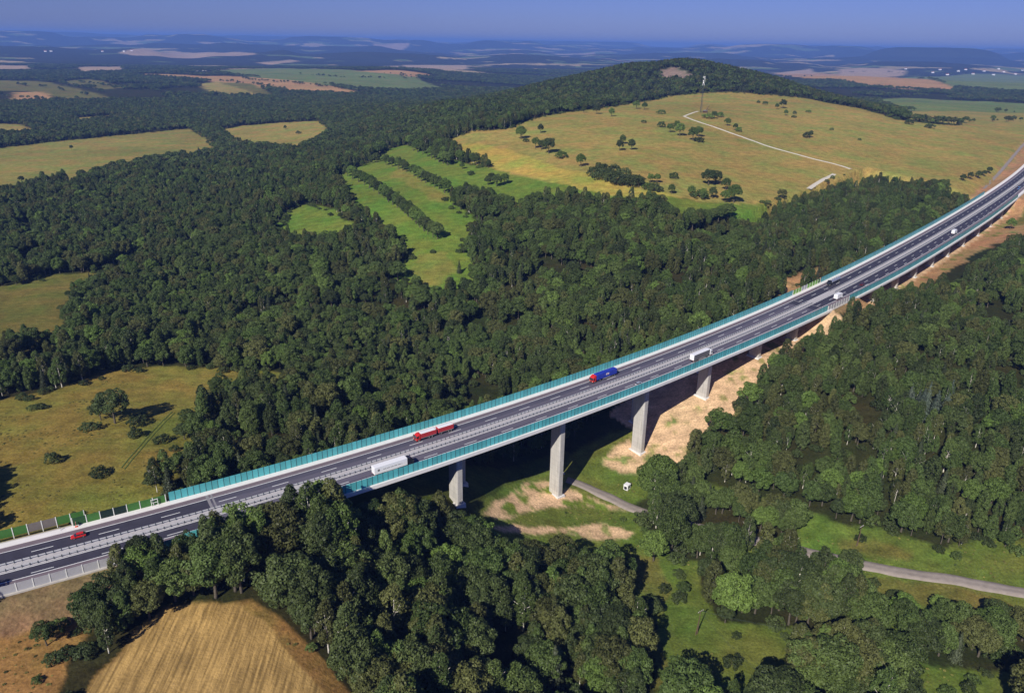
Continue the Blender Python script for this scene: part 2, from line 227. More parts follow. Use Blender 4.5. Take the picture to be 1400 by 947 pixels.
 (464.5, 1060.6, 'shrub', 3.5, 2, 'tiny bush on the lower right hill slope', None, None),
 (184.6, 733.6, 'oak', 17.0, 0, 'tall tree in the group below the track', None, None),
 (193.3, 740.5, 'oak', 14.2, 0, 'second tall tree in the group below the track', None, None),
 (169.8, 687.6, 'oak', 9.9, 2, 'bright bush in the group below the track', None, None),
 (179.4, 691.7, 'oak', 11.4, 0, 'low tree in the group below the track', None, None),
 (199.3, 723.7, 'oak', 12.8, 1, 'round tree at the back of the group below the track', None, None),
 (198.0, 687.8, 'oak', 18.5, 2, 'large dark tree at the right end of the group below the track', None, None),
 (188.9, 683.8, 'oak', 12.8, 2, 'green tree at the right end of the group below the track', None, None),
 (631.2, 1314.4, 'shrub', 7.1, 1, 'small bush at the right rim of the hill meadow', None, None),
 (629.7, 1267.1, 'shrub', 8.5, 0, 'long low bush at the right rim of the hill meadow', None, None),
 (653.3, 1247.4, 'shrub', 8.5, 0, 'round bush alone on the far right slope', None, None),
 (460.0, 698.5, 'oak', 11.4, 2, 'round dark bush on the brown bank beside the second viaduct', None, None),
 (75.9, 739.9, 'shrub', 10.5, 0, 'bush of the dense thicket in the hill meadow', 'bushes of the hill thicket', None),
 (81.8, 729.1, 'shrub', 11.5, 0, 'bush of the dense thicket in the hill meadow', 'bushes of the hill thicket', None),
 (88.6, 720.8, 'shrub', 10.5, 0, 'bush of the dense thicket in the hill meadow', 'bushes of the hill thicket', None),
 (95.9, 713.0, 'shrub', 11.5, 0, 'bush of the dense thicket in the hill meadow', 'bushes of the hill thicket', None),
 (102.7, 707.9, 'shrub', 10.5, 0, 'bush of the dense thicket in the hill meadow', 'bushes of the hill thicket', None),
 (108.8, 707.8, 'shrub', 11.5, 0, 'bush of the dense thicket in the hill meadow', 'bushes of the hill thicket', None),
 (84.3, 754.8, 'shrub', 10.5, 0, 'bush of the dense thicket in the hill meadow', 'bushes of the hill thicket', None),
 (94.8, 746.0, 'shrub', 11.5, 0, 'bush of the dense thicket in the hill meadow', 'bushes of the hill thicket', None),
 (103.6, 737.1, 'shrub', 10.5, 0, 'bush of the dense thicket in the hill meadow', 'bushes of the hill thicket', None),
 (499.3, 859.8, 'oak', 8, 0, 'dark tree of the clump beside the motorway above the second viaduct', 'trees of the motorway clump', None),
 (515.4, 874.1, 'oak', 9, 0, 'dark tree of the clump beside the motorway above the second viaduct', 'trees of the motorway clump', None),
 (533.1, 888.6, 'oak', 10, 0, 'dark tree of the clump beside the motorway above the second viaduct', 'trees of the motorway clump', None),
 (550.2, 906.8, 'oak', 8, 0, 'dark tree of the clump beside the motorway above the second viaduct', 'trees of the motorway clump', None),
 (568.2, 927.7, 'oak', 9, 0, 'dark tree of the clump beside the motorway above the second viaduct', 'trees of the motorway clump', None),
 (72.4, 313.3, 'oak', 9, 1, '@valley', None, None),
 (78.5, 309.5, 'oak', 8, 0, '@valley', None, None),
 (85.4, 313.9, 'oak', 8, 1, '@valley', None, None),
 (59.8, 259.2, 'oak', 12, 2, '@valley', None, None),
 (83.2, 225.2, 'oak', 17, 2, '@valley', None, None),
 (122.0, 241.5, 'oak', 13, 0, '@valley', None, None),
 (133.9, 246.2, 'oak', 10, 0, '@valley', None, None),
 (141.7, 240.9, 'shrub', 4, 0, '@valley', None, None),
 (174.8, 217.9, 'oak', 9, 0, '@valley', None, None),
 (60.8, 240.8, 'shrub', 4, 0, '@valley', None, None),
 (65.5, 235.7, 'shrub', 4, 0, '@valley', None, None),
 (77.4, 203.0, 'shrub', 4, 0, '@valley', None, None),
 (152.6, 279.0, 'oak', 12, 1, '@valley', None, None),
]
LANES = {'valley_lane': [(27.1, 311.7), (35.6, 309.0), (45.5, 303.7), (56.0, 293.5), (68.0, 286.1), (83.9, 277.9), (100.1, 268.3), (119.6, 262.1), (134.9, 255.1), (159.4, 245.0), (178.0, 238.0), (194.7, 233.4), (211.4, 226.4), (235.0, 216.4), (266.1, 205.7), (301.4, 195.1)], 'hill_track': [(247.6, 1169.6), (254.0, 1123.4), (269.2, 1077.0), (283.2, 1033.4), (310.0, 960.6), (339.5, 914.1), (371.2, 883.4), (376.6, 865.0)], 'hill_track_spur': [(247.6, 1169.6), (267.5, 1213.1), (286.2, 1247.3)], 'field_path': [(520.9, 853.0), (608.7, 968.9), (732.3, 1136.4), (820.8, 1253.2), (924.9, 1389.0)], 'rut': [(-150.9, 256.9), (-153.0, 274.4), (-156.3, 296.0), (-158.3, 319.8)], 'lower_track': [(292.2, 763.5), (318.0, 800.8), (347.7, 838.9)]}
HEDGES = [[(-1095, 4070), (-852, 3807), (-709, 3783), (-520, 3911)], [(-1227, 3584), (-910, 3260), (-712, 3045), (-611, 2956)], [(-1977, 3353), (-1700, 3068), (-1376, 2699)], [(-1833, 3314), (-1423, 2957), (-1079, 2639)], [(-1969, 3891), (-1658, 3596), (-1359, 3342), (-1156, 3371)], [(-2460, 3826), (-2193, 3727), (-2213, 4153), (-2214, 4548)], [(-1636, 2523), (-1395, 2346), (-1337, 2439)], [(1935, 6049), (1886, 5042)], [(3279, 6801), (4205, 7597)], [(3006, 7506), (3447, 7744), (3560, 7390)], [(1101, 2019), (1243, 1948)], [(668, 1383), (756, 1376), (1028, 1606)], [(-1265, 3417), (-1021, 3140), (-844, 2920)], [(-1938, 3089), (-1687, 2897), (-1395, 2594)], [(-589, 4021), (-416, 3936), (-303, 3857)], [(-698, 4126), (-541, 4073), (-402, 4165)], [(-618, 1636), (-546, 1477), (-495, 1363)]]
SPOTS = {'mast': (284.5, 1224.3), 'hut': (291.5, 1225.0), 'boom': (296.3, 1236.2), 'pole1': (68.6, 217.1), 'pole2': (144.1, 262.4), 'pole3': (82.6, 186.8), 'cabin': (55.2, 307.8), 'mill': (-2250.4, 3795.9)}
HOUSES = [(-2287, 3859), (-1907, 4391), (-1902, 4524), (-1823, 4462), (-1789, 4497), (-1753, 4531), (-1977, 4406), (3882, 7567), (3802, 7153), (4216, 7750), (4165, 7399), (4577, 7953), (4423, 7519), (4911, 8185), (4960, 8065), (5392, 8657), (4387, 7938), (4140, 7943), (5080, 8569), (3847, 8034), (-4166, 8791), (-4186, 8667), (-4478, 8780), (-4786, 8245), (-4786, 8349), (-415, 2068), (-401, 2064)]
# ---- road axis ------------------------------------------------------------
E_ = np.array([math.cos(math.radians(46)), math.sin(math.radians(46))]); N_ = np.array([-E_[1], E_[0]])
O_ = np.array([14.0, 321.0])
CF = [1.2813139172e-10, -2.8451357e-07, 0.00030042908, -0.12455479, -0.96005782]
U0, U1 = -205.0, 915.0
def _ex(c, u):
    u = np.asarray(u, float); uc = np.clip(u, U0, U1)
    d = np.polyder(np.array(c))
    return np.polyval(c, uc) + np.polyval(d, uc) * (u - uc)
def zroad_y(y):
    t = np.maximum(0, np.asarray(y, float) - 330.0)
    return np.where(t < 200, 0.026 * t * t / 400, 0.026 * (t - 100))
def road_frame(u):
    """far-edge point, unit vector towards the near edge, width, deck height at station u"""
    u = np.asarray(u, float)
    vf = _ex(CF, u)
    sl = (_ex(CF, u + .5) - _ex(CF, u - .5))
    tang = (E_[None, :] + sl.reshape(-1, 1) * N_[None, :]) / np.sqrt(1 + sl.reshape(-1, 1) ** 2)
    nr = np.stack([tang[:, 1], -tang[:, 0]], 1)
    p = O_[None, :] + u.reshape(-1, 1) * E_ + vf.reshape(-1, 1) * N_
    w = np.interp(u.reshape(-1), [-330, 100, 240, 330, 560, 680, 800], [27.2, 27.4, 29.4, 30.8, 30.8, 29.5, 28.0])
    return p, tang, nr, w, zroad_y(p[:, 1])
def road_uv(x, y):
    """station and distance from the far edge (positive towards the near edge)"""
    qx = x - O_[0]; qy = y - O_[1]
    u = qx * E_[0] + qy * E_[1]; v = qx * N_[0] + qy * N_[1]
    vf = _ex(CF, u); sl = _ex(CF, u + .5) - _ex(CF, u - .5)
    d = (vf - v) / np.sqrt(1 + sl * sl)
    return u - sl * d / np.sqrt(1 + sl * sl), d
# ---- relief ---------------------------------------------------------------
def vnoise(x, y, seed=0):
    x = np.asarray(x, float); y = np.asarray(y, float)
    xi = np.floor(x).astype(np.int64); yi = np.floor(y).astype(np.int64); fx = x - xi; fy = y - yi
    fx = fx * fx * (3 - 2 * fx); fy = fy * fy * (3 - 2 * fy)
    def h(a, b):
        n = (a * 374761393 + b * 668265263 + seed * 974634533) & 0xffffffff
        n = ((n ^ (n >> 13)) * 1274126177) & 0xffffffff
        return ((n ^ (n >> 16)) & 0xffff) / 65535.0
    return (h(xi, yi) * (1 - fx) + h(xi + 1, yi) * fx) * (1 - fy) + (h(xi, yi + 1) * (1 - fx) + h(xi + 1, yi + 1) * fx) * fy
def fbm(x, y, seed=0, o=4):
    s = 0; a = .5; t = 0
    for k in range(o):
        s = s + a * vnoise(x * 2 ** k, y * 2 ** k, seed + k * 7); t += a; a *= .5
    return s / t
def _feat(x, y):
    r = np.hypot(x, y)
    return np.stack([np.arctan2(x, np.maximum(y, 1e-3)) * 2.2, np.log(np.maximum(r, 30) / 300)], -1)
_RBF = None
def _rbf():
    global _RBF
    if _RBF is None:
        P = np.array(CTRL, float); f = _feat(P[:, 0], P[:, 1])
        d = np.sqrt(((f[:, None] - f[None]) ** 2).sum(-1) + 1e-3)
        n = len(P); A = np.zeros((n + 3, n + 3)); A[:n, :n] = d + np.eye(n) * 0.02; A[:n, n] = 1; A[:n, n + 1:] = f; A[n:, :n] = A[:n, n:].T
        b = np.zeros(n + 3); b[:n] = P[:, 2]
        _RBF = (f, np.linalg.solve(A, b))
    return _RBF
def height(x, y, road=True):
    x = np.asarray(x, float); y = np.asarray(y, float); sh = x.shape; x = x.ravel(); y = y.ravel()
    f, w = _rbf(); q = _feat(x, y); n = len(f)
    z = np.full(x.shape, w[n]) + q @ w[n + 1:]
    for i in range(n): z += w[i] * np.sqrt((q[:, 0] - f[i, 0]) ** 2 + (q[:, 1] - f[i, 1]) ** 2 + 1e-3)
    r = np.hypot(x, y)
    # far country: a low basin, then three lines of hills near eye level
    az = np.arctan2(x, np.maximum(y, 1))
    k = np.clip((r - 4500) / 2500, 0, 1); k = k * k * (3 - 2 * k)
    base = -62 - 22 * np.clip((r - 7000) / 6000, 0, 1) + 26 * (fbm(x / 1900, y / 1900, 3) - .5) * 2
    def cl(v): return np.clip((v - .32) * 2.8, 0, 1)
    def ridge(rc, wd, h): return h * np.exp(-((r - rc) / wd) ** 2)
    n1 = fbm(az * 9 + 4, r / 9000, 11); n2 = fbm(az * 13 + 9, r / 12000, 21); n3 = fbm(az * 11 + 2, r * 0, 31)
    far = np.maximum.reduce([base, base + ridge(10500, 1500, 95 * cl(n1)), base + ridge(14500, 2000, 20 + 140 * cl(1 - n1)), base + ridge(20500, 2400, 130 + 185 * cl(n2)), base + ridge(30000, 4500, 150 + 210 * cl(n3))])
    for mx, my, rx, ry, h, p in MOUNDS:
        far = np.maximum(far, base + h * np.exp(-((((x - mx) / rx) ** 2 + ((y - my) / ry) ** 2)) ** p))
    far = np.where(far > 175, 175 + 55 * np.tanh((far - 175) / 90.0), far)
    z = z * (1 - k) + far * k
    z = z + np.clip(r / 900, .25, 2.5) * 3.0 * (fbm(x / 140, y / 140, 5) - .5) + 0.5 * (fbm(x / 14, y / 14, 6, 3) - .5) * (r < 2500)
    if road:
        u, d = road_uv(x, y); p, _, _, W, zr = road_frame(u)
        off = np.maximum(0, np.maximum(-d, d - W))
        via = ((u > VIA1[0]) & (u < VIA1[1])) | ((u > VIA2[0]) & (u < VIA2[1]))
        # how far the station lies from the nearest viaduct end, inside a viaduct
        ins = np.where(u < 230, np.minimum(u - VIA1[0], VIA1[1] - u), np.minimum(u - VIA2[0], VIA2[1] - u))
        near = off < 120
        t = np.clip((off - 3.0) / 34.0, 0, 1); t = t * t * (3 - 2 * t)
        zg = zr - 0.5 - 0.45 * np.clip(off - 2, 0, 12)
        grade = zg * (1 - t) + z * t
        zv = np.minimum(z, zr - np.clip(3.2 + .4 * ins, 3.2, 13) + 0.18 * np.clip(off - 4, 0, 60))
        kk = np.clip(ins / 6.0, 0, 1)
        zz = np.where(ins > 0, grade * (1 - kk) + zv * kk, grade)
        z = np.where(near & (u > -420) & (u < 1400), zz, z)
    return z.reshape(sh)
def in_poly(poly, x, y):
    P = np.asarray(poly, float); ins = np.zeros(np.shape(x), bool)
    bx = (x >= P[:, 0].min()) & (x <= P[:, 0].max()) & (y >= P[:, 1].min()) & (y <= P[:, 1].max())
    idx = np.nonzero(bx)[0]; xx = x[idx]; yy = y[idx]; c = np.zeros(xx.shape, bool)
    for i in range(len(P)):
        x1, y1 = P[i]; x2, y2 = P[i - 1]
        if y1 == y2: continue
        c ^= ((y1 > yy) != (y2 > yy)) & (xx < (x2 - x1) * (yy - y1) / (y2 - y1) + x1)
    ins[idx] = c
    return ins
# ---- small helpers ---------------------------------------------------------
def tag(o, label=None, cat=None, group=None, kind=None):
    if label: o['label'] = label
    if cat: o['category'] = cat
    if group: o['group'] = group
    if kind: o['kind'] = kind
    return o
def empty(name, loc, rz=0):
    o = bpy.data.objects.new(name, None); COL.objects.link(o); o.location = loc; o.rotation_euler = (0, 0, rz); o.empty_display_size = 1
    return o
def mesh_np(name, V, Fc, mats=(), mi=None, smooth=False):
    V = np.asarray(V, np.float32); me = bpy.data.meshes.new(name); Fc = np.asarray(Fc, np.int32); n, k = Fc.shape
    me.vertices.add(len(V)); me.vertices.foreach_set('co', V.ravel())
    me.loops.add(n * k); me.loops.foreach_set('vertex_index', Fc.ravel())
    me.polygons.add(n); me.polygons.foreach_set('loop_start', np.arange(0, n * k, k, dtype=np.int32))
    if mi is not None: me.polygons.foreach_set('material_index', np.asarray(mi, np.int32))
    for m in mats: me.materials.append(m)
    me.update(calc_edges=True)
    if smooth: me.polygons.foreach_set('use_smooth', np.ones(n, bool))
    return me
def link(name, me, parent=None, loc=(0, 0, 0), rz=0):
    o = bpy.data.objects.new(name, me); COL.objects.link(o); o.location = loc; o.rotation_euler = (0, 0, rz)
    if parent: o.parent = parent
    return o
class MB:
    """collects boxes, prisms and tubes, then links them as one mesh object"""
    def __init__(s): s.v = []; s.f = []; s.m = []; s.cur = 0
    def box(s, x0, x1, y0, y1, z0, z1, tx=0, ty=0):
        b = len(s.v)
        s.v += [(x0, y0, z0), (x1, y0, z0), (x1, y1, z0), (x0, y1, z0), (x0 + tx, y0 + ty, z1), (x1 - tx, y0 + ty, z1), (x1 - tx, y1 - ty, z1), (x0 + tx, y1 - ty, z1)]
        for q in ((3, 2, 1, 0), (4, 5, 6, 7), (0, 1, 5, 4), (1, 2, 6, 5), (2, 3, 7, 6), (3, 0, 4, 7)): s.f.append([b + i for i in q]); s.m.append(s.cur)
        return s
    def prism(s, prof, y0, y1):
        """profile in x,z extruded along y"""
        b = len(s.v); n = len(prof)
        s.v += [(x, y0, z) for x, z in prof] + [(x, y1, z) for x, z in prof]
        s.f.append([b + i for i in range(n)]); s.m.append(s.cur); s.f.append([b + n + i for i in reversed(range(n))]); s.m.append(s.cur)
        for i in range(n): j = (i + 1) % n; s.f.append([b + j, b + i, b + n + i, b + n + j]); s.m.append(s.cur)
        return s
    def tube(s, pts, rad, n=6):
        pts = [Vector(p) for p in pts]; b = len(s.v)
        for i, p in enumerate(pts):
            d = (pts[min(i + 1, len(pts) - 1)] - pts[max(i - 1, 0)]).normalized()
            a = d.orthogonal().normalized() if abs(d.z) < .95 else Vector((1, 0, 0)); a = (a - d * a.dot(d)).normalized(); c = d.cross(a)
            r = rad[i] if isinstance(rad, (list, tuple)) else rad
            for k in range(n): t = 2 * math.pi * k / n; q = p + (a * math.cos(t) + c * math.sin(t)) * r; s.v.append(tuple(q))
        for i in range(len(pts) - 1):
            for k in range(n):
                j = (k + 1) % n; s.f.append([b + i * n + k, b + i * n + j, b + (i + 1) * n + j, b + (i + 1) * n + k]); s.m.append(s.cur)
        s.f.append([b + k for k in reversed(range(n))]); s.m.append(s.cur); e = b + (len(pts) - 1) * n; s.f.append([e + k for k in range(n)]); s.m.append(s.cur)
        return s
    def mesh(s, name, *mats, bevel=0, smooth=False):
        me = bpy.data.meshes.new(name); me.from_pydata(s.v, [], s.f)
        for m in mats: me.materials.append(m)
        for p, i in zip(me.polygons, s.m): p.material_index = i
        bm = bmesh.new(); bm.from_mesh(me)
        bmesh.ops.recalc_face_normals(bm, faces=bm.faces)
        if bevel: bmesh.ops.bevel(bm, geom=bm.edges[:], offset=bevel, segments=1, affect='EDGES', clamp_overlap=True)
        bm.to_mesh(me); bm.free()
        if smooth:
            for p in me.polygons: p.use_smooth = True
        me.update(); return me
    def build(s, name, mat, parent=None, bevel=0, smooth=False, loc=(0, 0, 0), rz=0):
        return link(name, s.mesh(name, *(mat if isinstance(mat, (list, tuple)) else [mat]), bevel=bevel, smooth=smooth), parent, loc, rz)
# ---- materials ---------------------------------------------------------------
def nodes(m): m.use_nodes = True; t = m.node_tree; return t, t.nodes, t.links, t.nodes['Principled BSDF']
def mat(name, col, rough=.6, spec=.3, var=.0, scale=1.0, metal=0.0, bump=0.0, coord='Object', stretch=None, rot=0):
    m = bpy.data.materials.new(name); t, N, L, b = nodes(m)
    b.inputs['Base Color'].default_value = (*col, 1); b.inputs['Roughness'].default_value = rough; b.inputs['Specular IOR Level'].default_value = spec; b.inputs['Metallic'].default_value = metal
    if var or bump:
        tc = N.new('ShaderNodeTexCoord') if coord == 'Object' else N.new('ShaderNodeNewGeometry'); src = tc.outputs['Object'] if coord == 'Object' else tc.outputs['Position']
        if stretch:
            mp = N.new('ShaderNodeMapping'); mp.inputs['Scale'].default_value = stretch; m0 = N.new('ShaderNodeMapping'); m0.inputs['Rotation'].default_value = (0, 0, math.radians(rot)); L.new(src, m0.inputs[0]); L.new(m0.outputs[0], mp.inputs['Vector']); src = mp.outputs[0]
        nz = N.new('ShaderNodeTexNoise'); nz.inputs['Scale'].default_value = scale; nz.inputs['Detail'].default_value = 4; L.new(src, nz.inputs['Vector'])
        if var:
            mr = N.new('ShaderNodeMapRange'); mr.inputs[1].default_value = .25; mr.inputs[2].default_value = .75; mr.inputs[3].default_value = 1 - var; mr.inputs[4].default_value = 1 + var; L.new(nz.outputs[0], mr.inputs[0])
            mx = N.new('ShaderNodeMix'); mx.data_type = 'RGBA'; mx.blend_type = 'MULTIPLY'; mx.inputs[0].default_value = 1; mx.inputs[6].default_value = (*col, 1); L.new(mr.outputs[0], mx.inputs[7]); L.new(mx.outputs[2], b.inputs['Base Color'])
        if bump:
            bp = N.new('ShaderNodeBump'); bp.inputs['Strength'].default_value = bump; L.new(nz.outputs[0], bp.inputs['Height']); L.new(bp.outputs[0], b.inputs['Normal'])
    return m
def foliage(name, c1, c2, transl=.18):
    """leaf colour drifts from tree to tree and leaf clump to leaf clump"""
    m = bpy.data.materials.new(name); t, N, L, b = nodes(m)
    oi = N.new('ShaderNodeObjectInfo'); ge = N.new('ShaderNodeNewGeometry')
    nz = N.new('ShaderNodeTexNoise'); nz.inputs['Scale'].default_value = .02; nz.inputs['Detail'].default_value = 2; L.new(oi.outputs['Location'], nz.inputs['Vector'])
    ad = N.new('ShaderNodeMath'); ad.operation = 'MULTIPLY_ADD'; ad.inputs[1].default_value = .55; L.new(oi.outputs['Random'], ad.inputs[0])
    mr = N.new('ShaderNodeMapRange'); mr.inputs[1].default_value = .3; mr.inputs[2].default_value = .7; mr.inputs[3].default_value = 0; mr.inputs[4].default_value = .45; L.new(nz.outputs[0], mr.inputs[0]); L.new(mr.outputs[0], ad.inputs[2])
    mx = N.new('ShaderNodeMix'); mx.data_type = 'RGBA'; L.new(ad.outputs[0], mx.inputs[0]); mx.inputs[6].default_value = (*c1, 1); mx.inputs[7].default_value = (*c2, 1)
    n2 = N.new('ShaderNodeTexNoise'); n2.inputs['Scale'].default_value = .9; n2.inputs['Detail'].default_value = 3; L.new(ge.outputs['Position'], n2.inputs['Vector'])
    m2 = N.new('ShaderNodeMapRange'); m2.inputs[1].default_value = .3; m2.inputs[2].default_value = .7; m2.inputs[3].default_value = .62; m2.inputs[4].default_value = 1.35; L.new(n2.outputs[0], m2.inputs[0])
    r2 = N.new('ShaderNodeMath'); r2.operation = 'MULTIPLY_ADD'; r2.inputs[1].default_value = 37.7; r2.inputs[2].default_value = 0; L.new(oi.outputs['Random'], r2.inputs[0])
    fr = N.new('ShaderNodeMath'); fr.operation = 'FRACT'; L.new(r2.outputs[0], fr.inputs[0])
    m3 = N.new('ShaderNodeMapRange'); m3.inputs[3].default_value = .68; m3.inputs[4].default_value = 1.3; L.new(fr.outputs[0], m3.inputs[0])
    mu = N.new('ShaderNodeMath'); mu.operation = 'MULTIPLY'; L.new(m2.outputs[0], mu.inputs[0]); L.new(m3.outputs[0], mu.inputs[1])
    mm = N.new('ShaderNodeMix'); mm.data_type = 'RGBA'; mm.blend_type = 'MULTIPLY'; mm.inputs[0].default_value = 1; L.new(mx.outputs[2], mm.inputs[6]); L.new(mu.outputs[0], mm.inputs[7])
    L.new(mm.outputs[2], b.inputs['Base Color']); b.inputs['Roughness'].default_value = .55; b.inputs['Specular IOR Level'].default_value = .25
    tr = N.new('ShaderNodeBsdfTranslucent'); L.new(mm.outputs[2], tr.inputs[0]); ms = N.new('ShaderNodeMixShader'); ms.inputs[0].default_value = transl
    out = N['Material Output']; L.new(b.outputs[0], ms.inputs[1]); L.new(tr.outputs[0], ms.inputs[2]); L.new(ms.outputs[0], out.inputs[0])
    return m
FOL = [foliage('leaf_dark', (.046, .068, .021), (.082, .106, .031), .22), foliage('leaf_mid', (.060, .098, .024), (.108, .146, .037), .22), foliage('leaf_bright', (.096, .158, .031), (.140, .20, .043), .22), foliage('leaf_olive', (.080, .093, .027), (.120, .126, .038), .22)]
WEED = foliage('weed_leaf', (.17, .18, .045), (.28, .24, .07), .1)
SPRUCE = foliage('needles', (.034, .046, .020), (.056, .068, .032), .05)
BLUESPRUCE = foliage('needles_blue', (.06, .082, .058), (.09, .11, .08), .05)
BARK = mat('bark', (.10, .085, .065), .9, .1, .4, 3)
WBARK = mat('birch_bark', (.62, .58, .50), .8, .2, .45, 2.2)
ASPH = mat('asphalt', (.112, .103, .132), .75, .3, .16, 1.0, coord='World', stretch=(.03, .55, .5), rot=-42)
ASPH2 = mat('asphalt_shoulder', (.165, .130, .145), .8, .3, .10, .3, coord='World')
ASPH3 = mat('asphalt_new', (.045, .042, .060), .75, .3, .15, .25, coord='World')
ASPHW = mat('asphalt_worn', (.082, .076, .104), .7, .3, .16, 1.0, coord='World', stretch=(.03, .55, .5), rot=-42)
PAINT = mat('road_paint', (.78, .78, .76), .6, .3, .12, 1.5)
CONC = mat('concrete', (.46, .43, .39), .85, .2, .13, .5, bump=.1)
CONCW = mat('concrete_white', (.74, .71, .68), .8, .2, .06, .4, coord='World')
GRAVEL = mat('median_gravel', (.44, .42, .42), .9, .1, .14, 1.4, coord='World')
TEAL = mat('teal_panel', (.088, .395, .42), .4, .4, .12, .35)
def per_object(m, amt):
    t, N, L, b = nodes(m); oi = N.new('ShaderNodeObjectInfo'); mr = N.new('ShaderNodeMapRange'); mr.inputs[3].default_value = 1 - amt; mr.inputs[4].default_value = 1 + amt; L.new(oi.outputs['Random'], mr.inputs[0]); mx = N.new('ShaderNodeMix'); mx.data_type = 'RGBA'; mx.blend_type = 'MULTIPLY'; mx.inputs[0].default_value = 1
    L.new(b.inputs['Base Color'].links[0].from_socket, mx.inputs[6]); L.new(mr.outputs[0], mx.inputs[7]); L.new(mx.outputs[2], b.inputs['Base Color'])
per_object(TEAL, .14)
STEEL = mat('galvanised_steel', (.62, .62, .62), .45, .5, .1, 2, metal=.3)
DARKSTEEL = mat('dark_steel', (.035, .05, .055), .5, .4)
WHITEP = mat('white_post', (.72, .72, .68), .6)
GREENP = [mat('green_panel', (.050, .150, .030), .6, .3, .12, .6), mat('dark_green_panel', (.022, .075, .024), .6, .3, .12, .6), mat('near_black_panel', (.008, .022, .016), .5, .3), mat('grey_panel', (.16, .14, .13), .7, .2, .1, .6), mat('light_grey_panel', (.36, .36, .38), .5, .3, .1, .6), mat('lime_panel', (.16, .36, .045), .6, .3, .1, .6)]
RED = mat('red_paint', (.42, .030, .035), .35, .5); REDB = mat('bright_red_paint', (.55, .022, .018), .3, .5); BLUE = mat('blue_paint', (.018, .040, .36), .4, .5); WHITE = mat('white_paint', (.80, .80, .80), .4, .4); BLACK = mat('black_paint', (.012, .012, .015), .3, .5)
GREYS = mat('grey_curtain', (.13, .125, .13), .6); SILVER = mat('silver_tank', (.62, .63, .66), .25, .5, metal=.7); GLASS = mat('vehicle_glass', (.02, .025, .03), .08, .6); TYRE = mat('tyre', (.02, .02, .02), .8); RIM = mat('wheel_rim', (.45, .45, .45), .4, metal=.6); CHASSIS = mat('chassis', (.03, .03, .032), .6); LAMP = mat('lamp_glass', (.8, .75, .6), .2); TAIL = mat('tail_lamp', (.45, .02, .02), .3); SILVERP = mat('silver_paint', (.55, .57, .60), .3, .6, metal=.4); LBLUE = mat('light_blue_paint', (.10, .28, .62), .35, .5); ORANGE = mat('orange_sign', (.75, .10, .03), .5); DRED = mat('dark_red_paint', (.10, .012, .015), .3, .5)
PLASTER = mat('plaster', (.66, .62, .55), .9); ROOF = mat('roof_tiles', (.22, .075, .05), .9, .2, .2, 1); ROOFG = mat('grey_roof', (.20, .19, .19), .9); WOOD = mat('weathered_wood', (.12, .085, .055), .9, .1, .3, 3); BROWNW = mat('brown_boards', (.10, .06, .04), .85, .1, .2, 3)
TRACK = mat('track_gravel', (.60, .55, .45), .95, .1, .15, .4, coord='World'); LANE = mat('lane_asphalt', (.27, .23, .20), .9, .1, .15, .5, coord='World')
# ---- ground: one sheet out to the horizon ---------------------------------------
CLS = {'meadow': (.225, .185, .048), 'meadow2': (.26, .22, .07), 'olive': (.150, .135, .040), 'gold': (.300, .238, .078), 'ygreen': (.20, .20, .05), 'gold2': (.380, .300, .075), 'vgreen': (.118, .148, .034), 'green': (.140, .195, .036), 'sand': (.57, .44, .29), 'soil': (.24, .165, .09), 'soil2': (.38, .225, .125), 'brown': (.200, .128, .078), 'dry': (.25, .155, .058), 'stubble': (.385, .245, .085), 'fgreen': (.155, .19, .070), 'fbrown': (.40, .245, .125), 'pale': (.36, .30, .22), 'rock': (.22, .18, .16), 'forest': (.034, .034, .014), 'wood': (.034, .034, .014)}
def open_class(x, y):
    cls = np.full(x.shape, -1)
    for i, (nm, c, poly) in enumerate(OPEN): cls[in_poly(poly, x, y)] = i if c != 'wood' else -1
    return cls
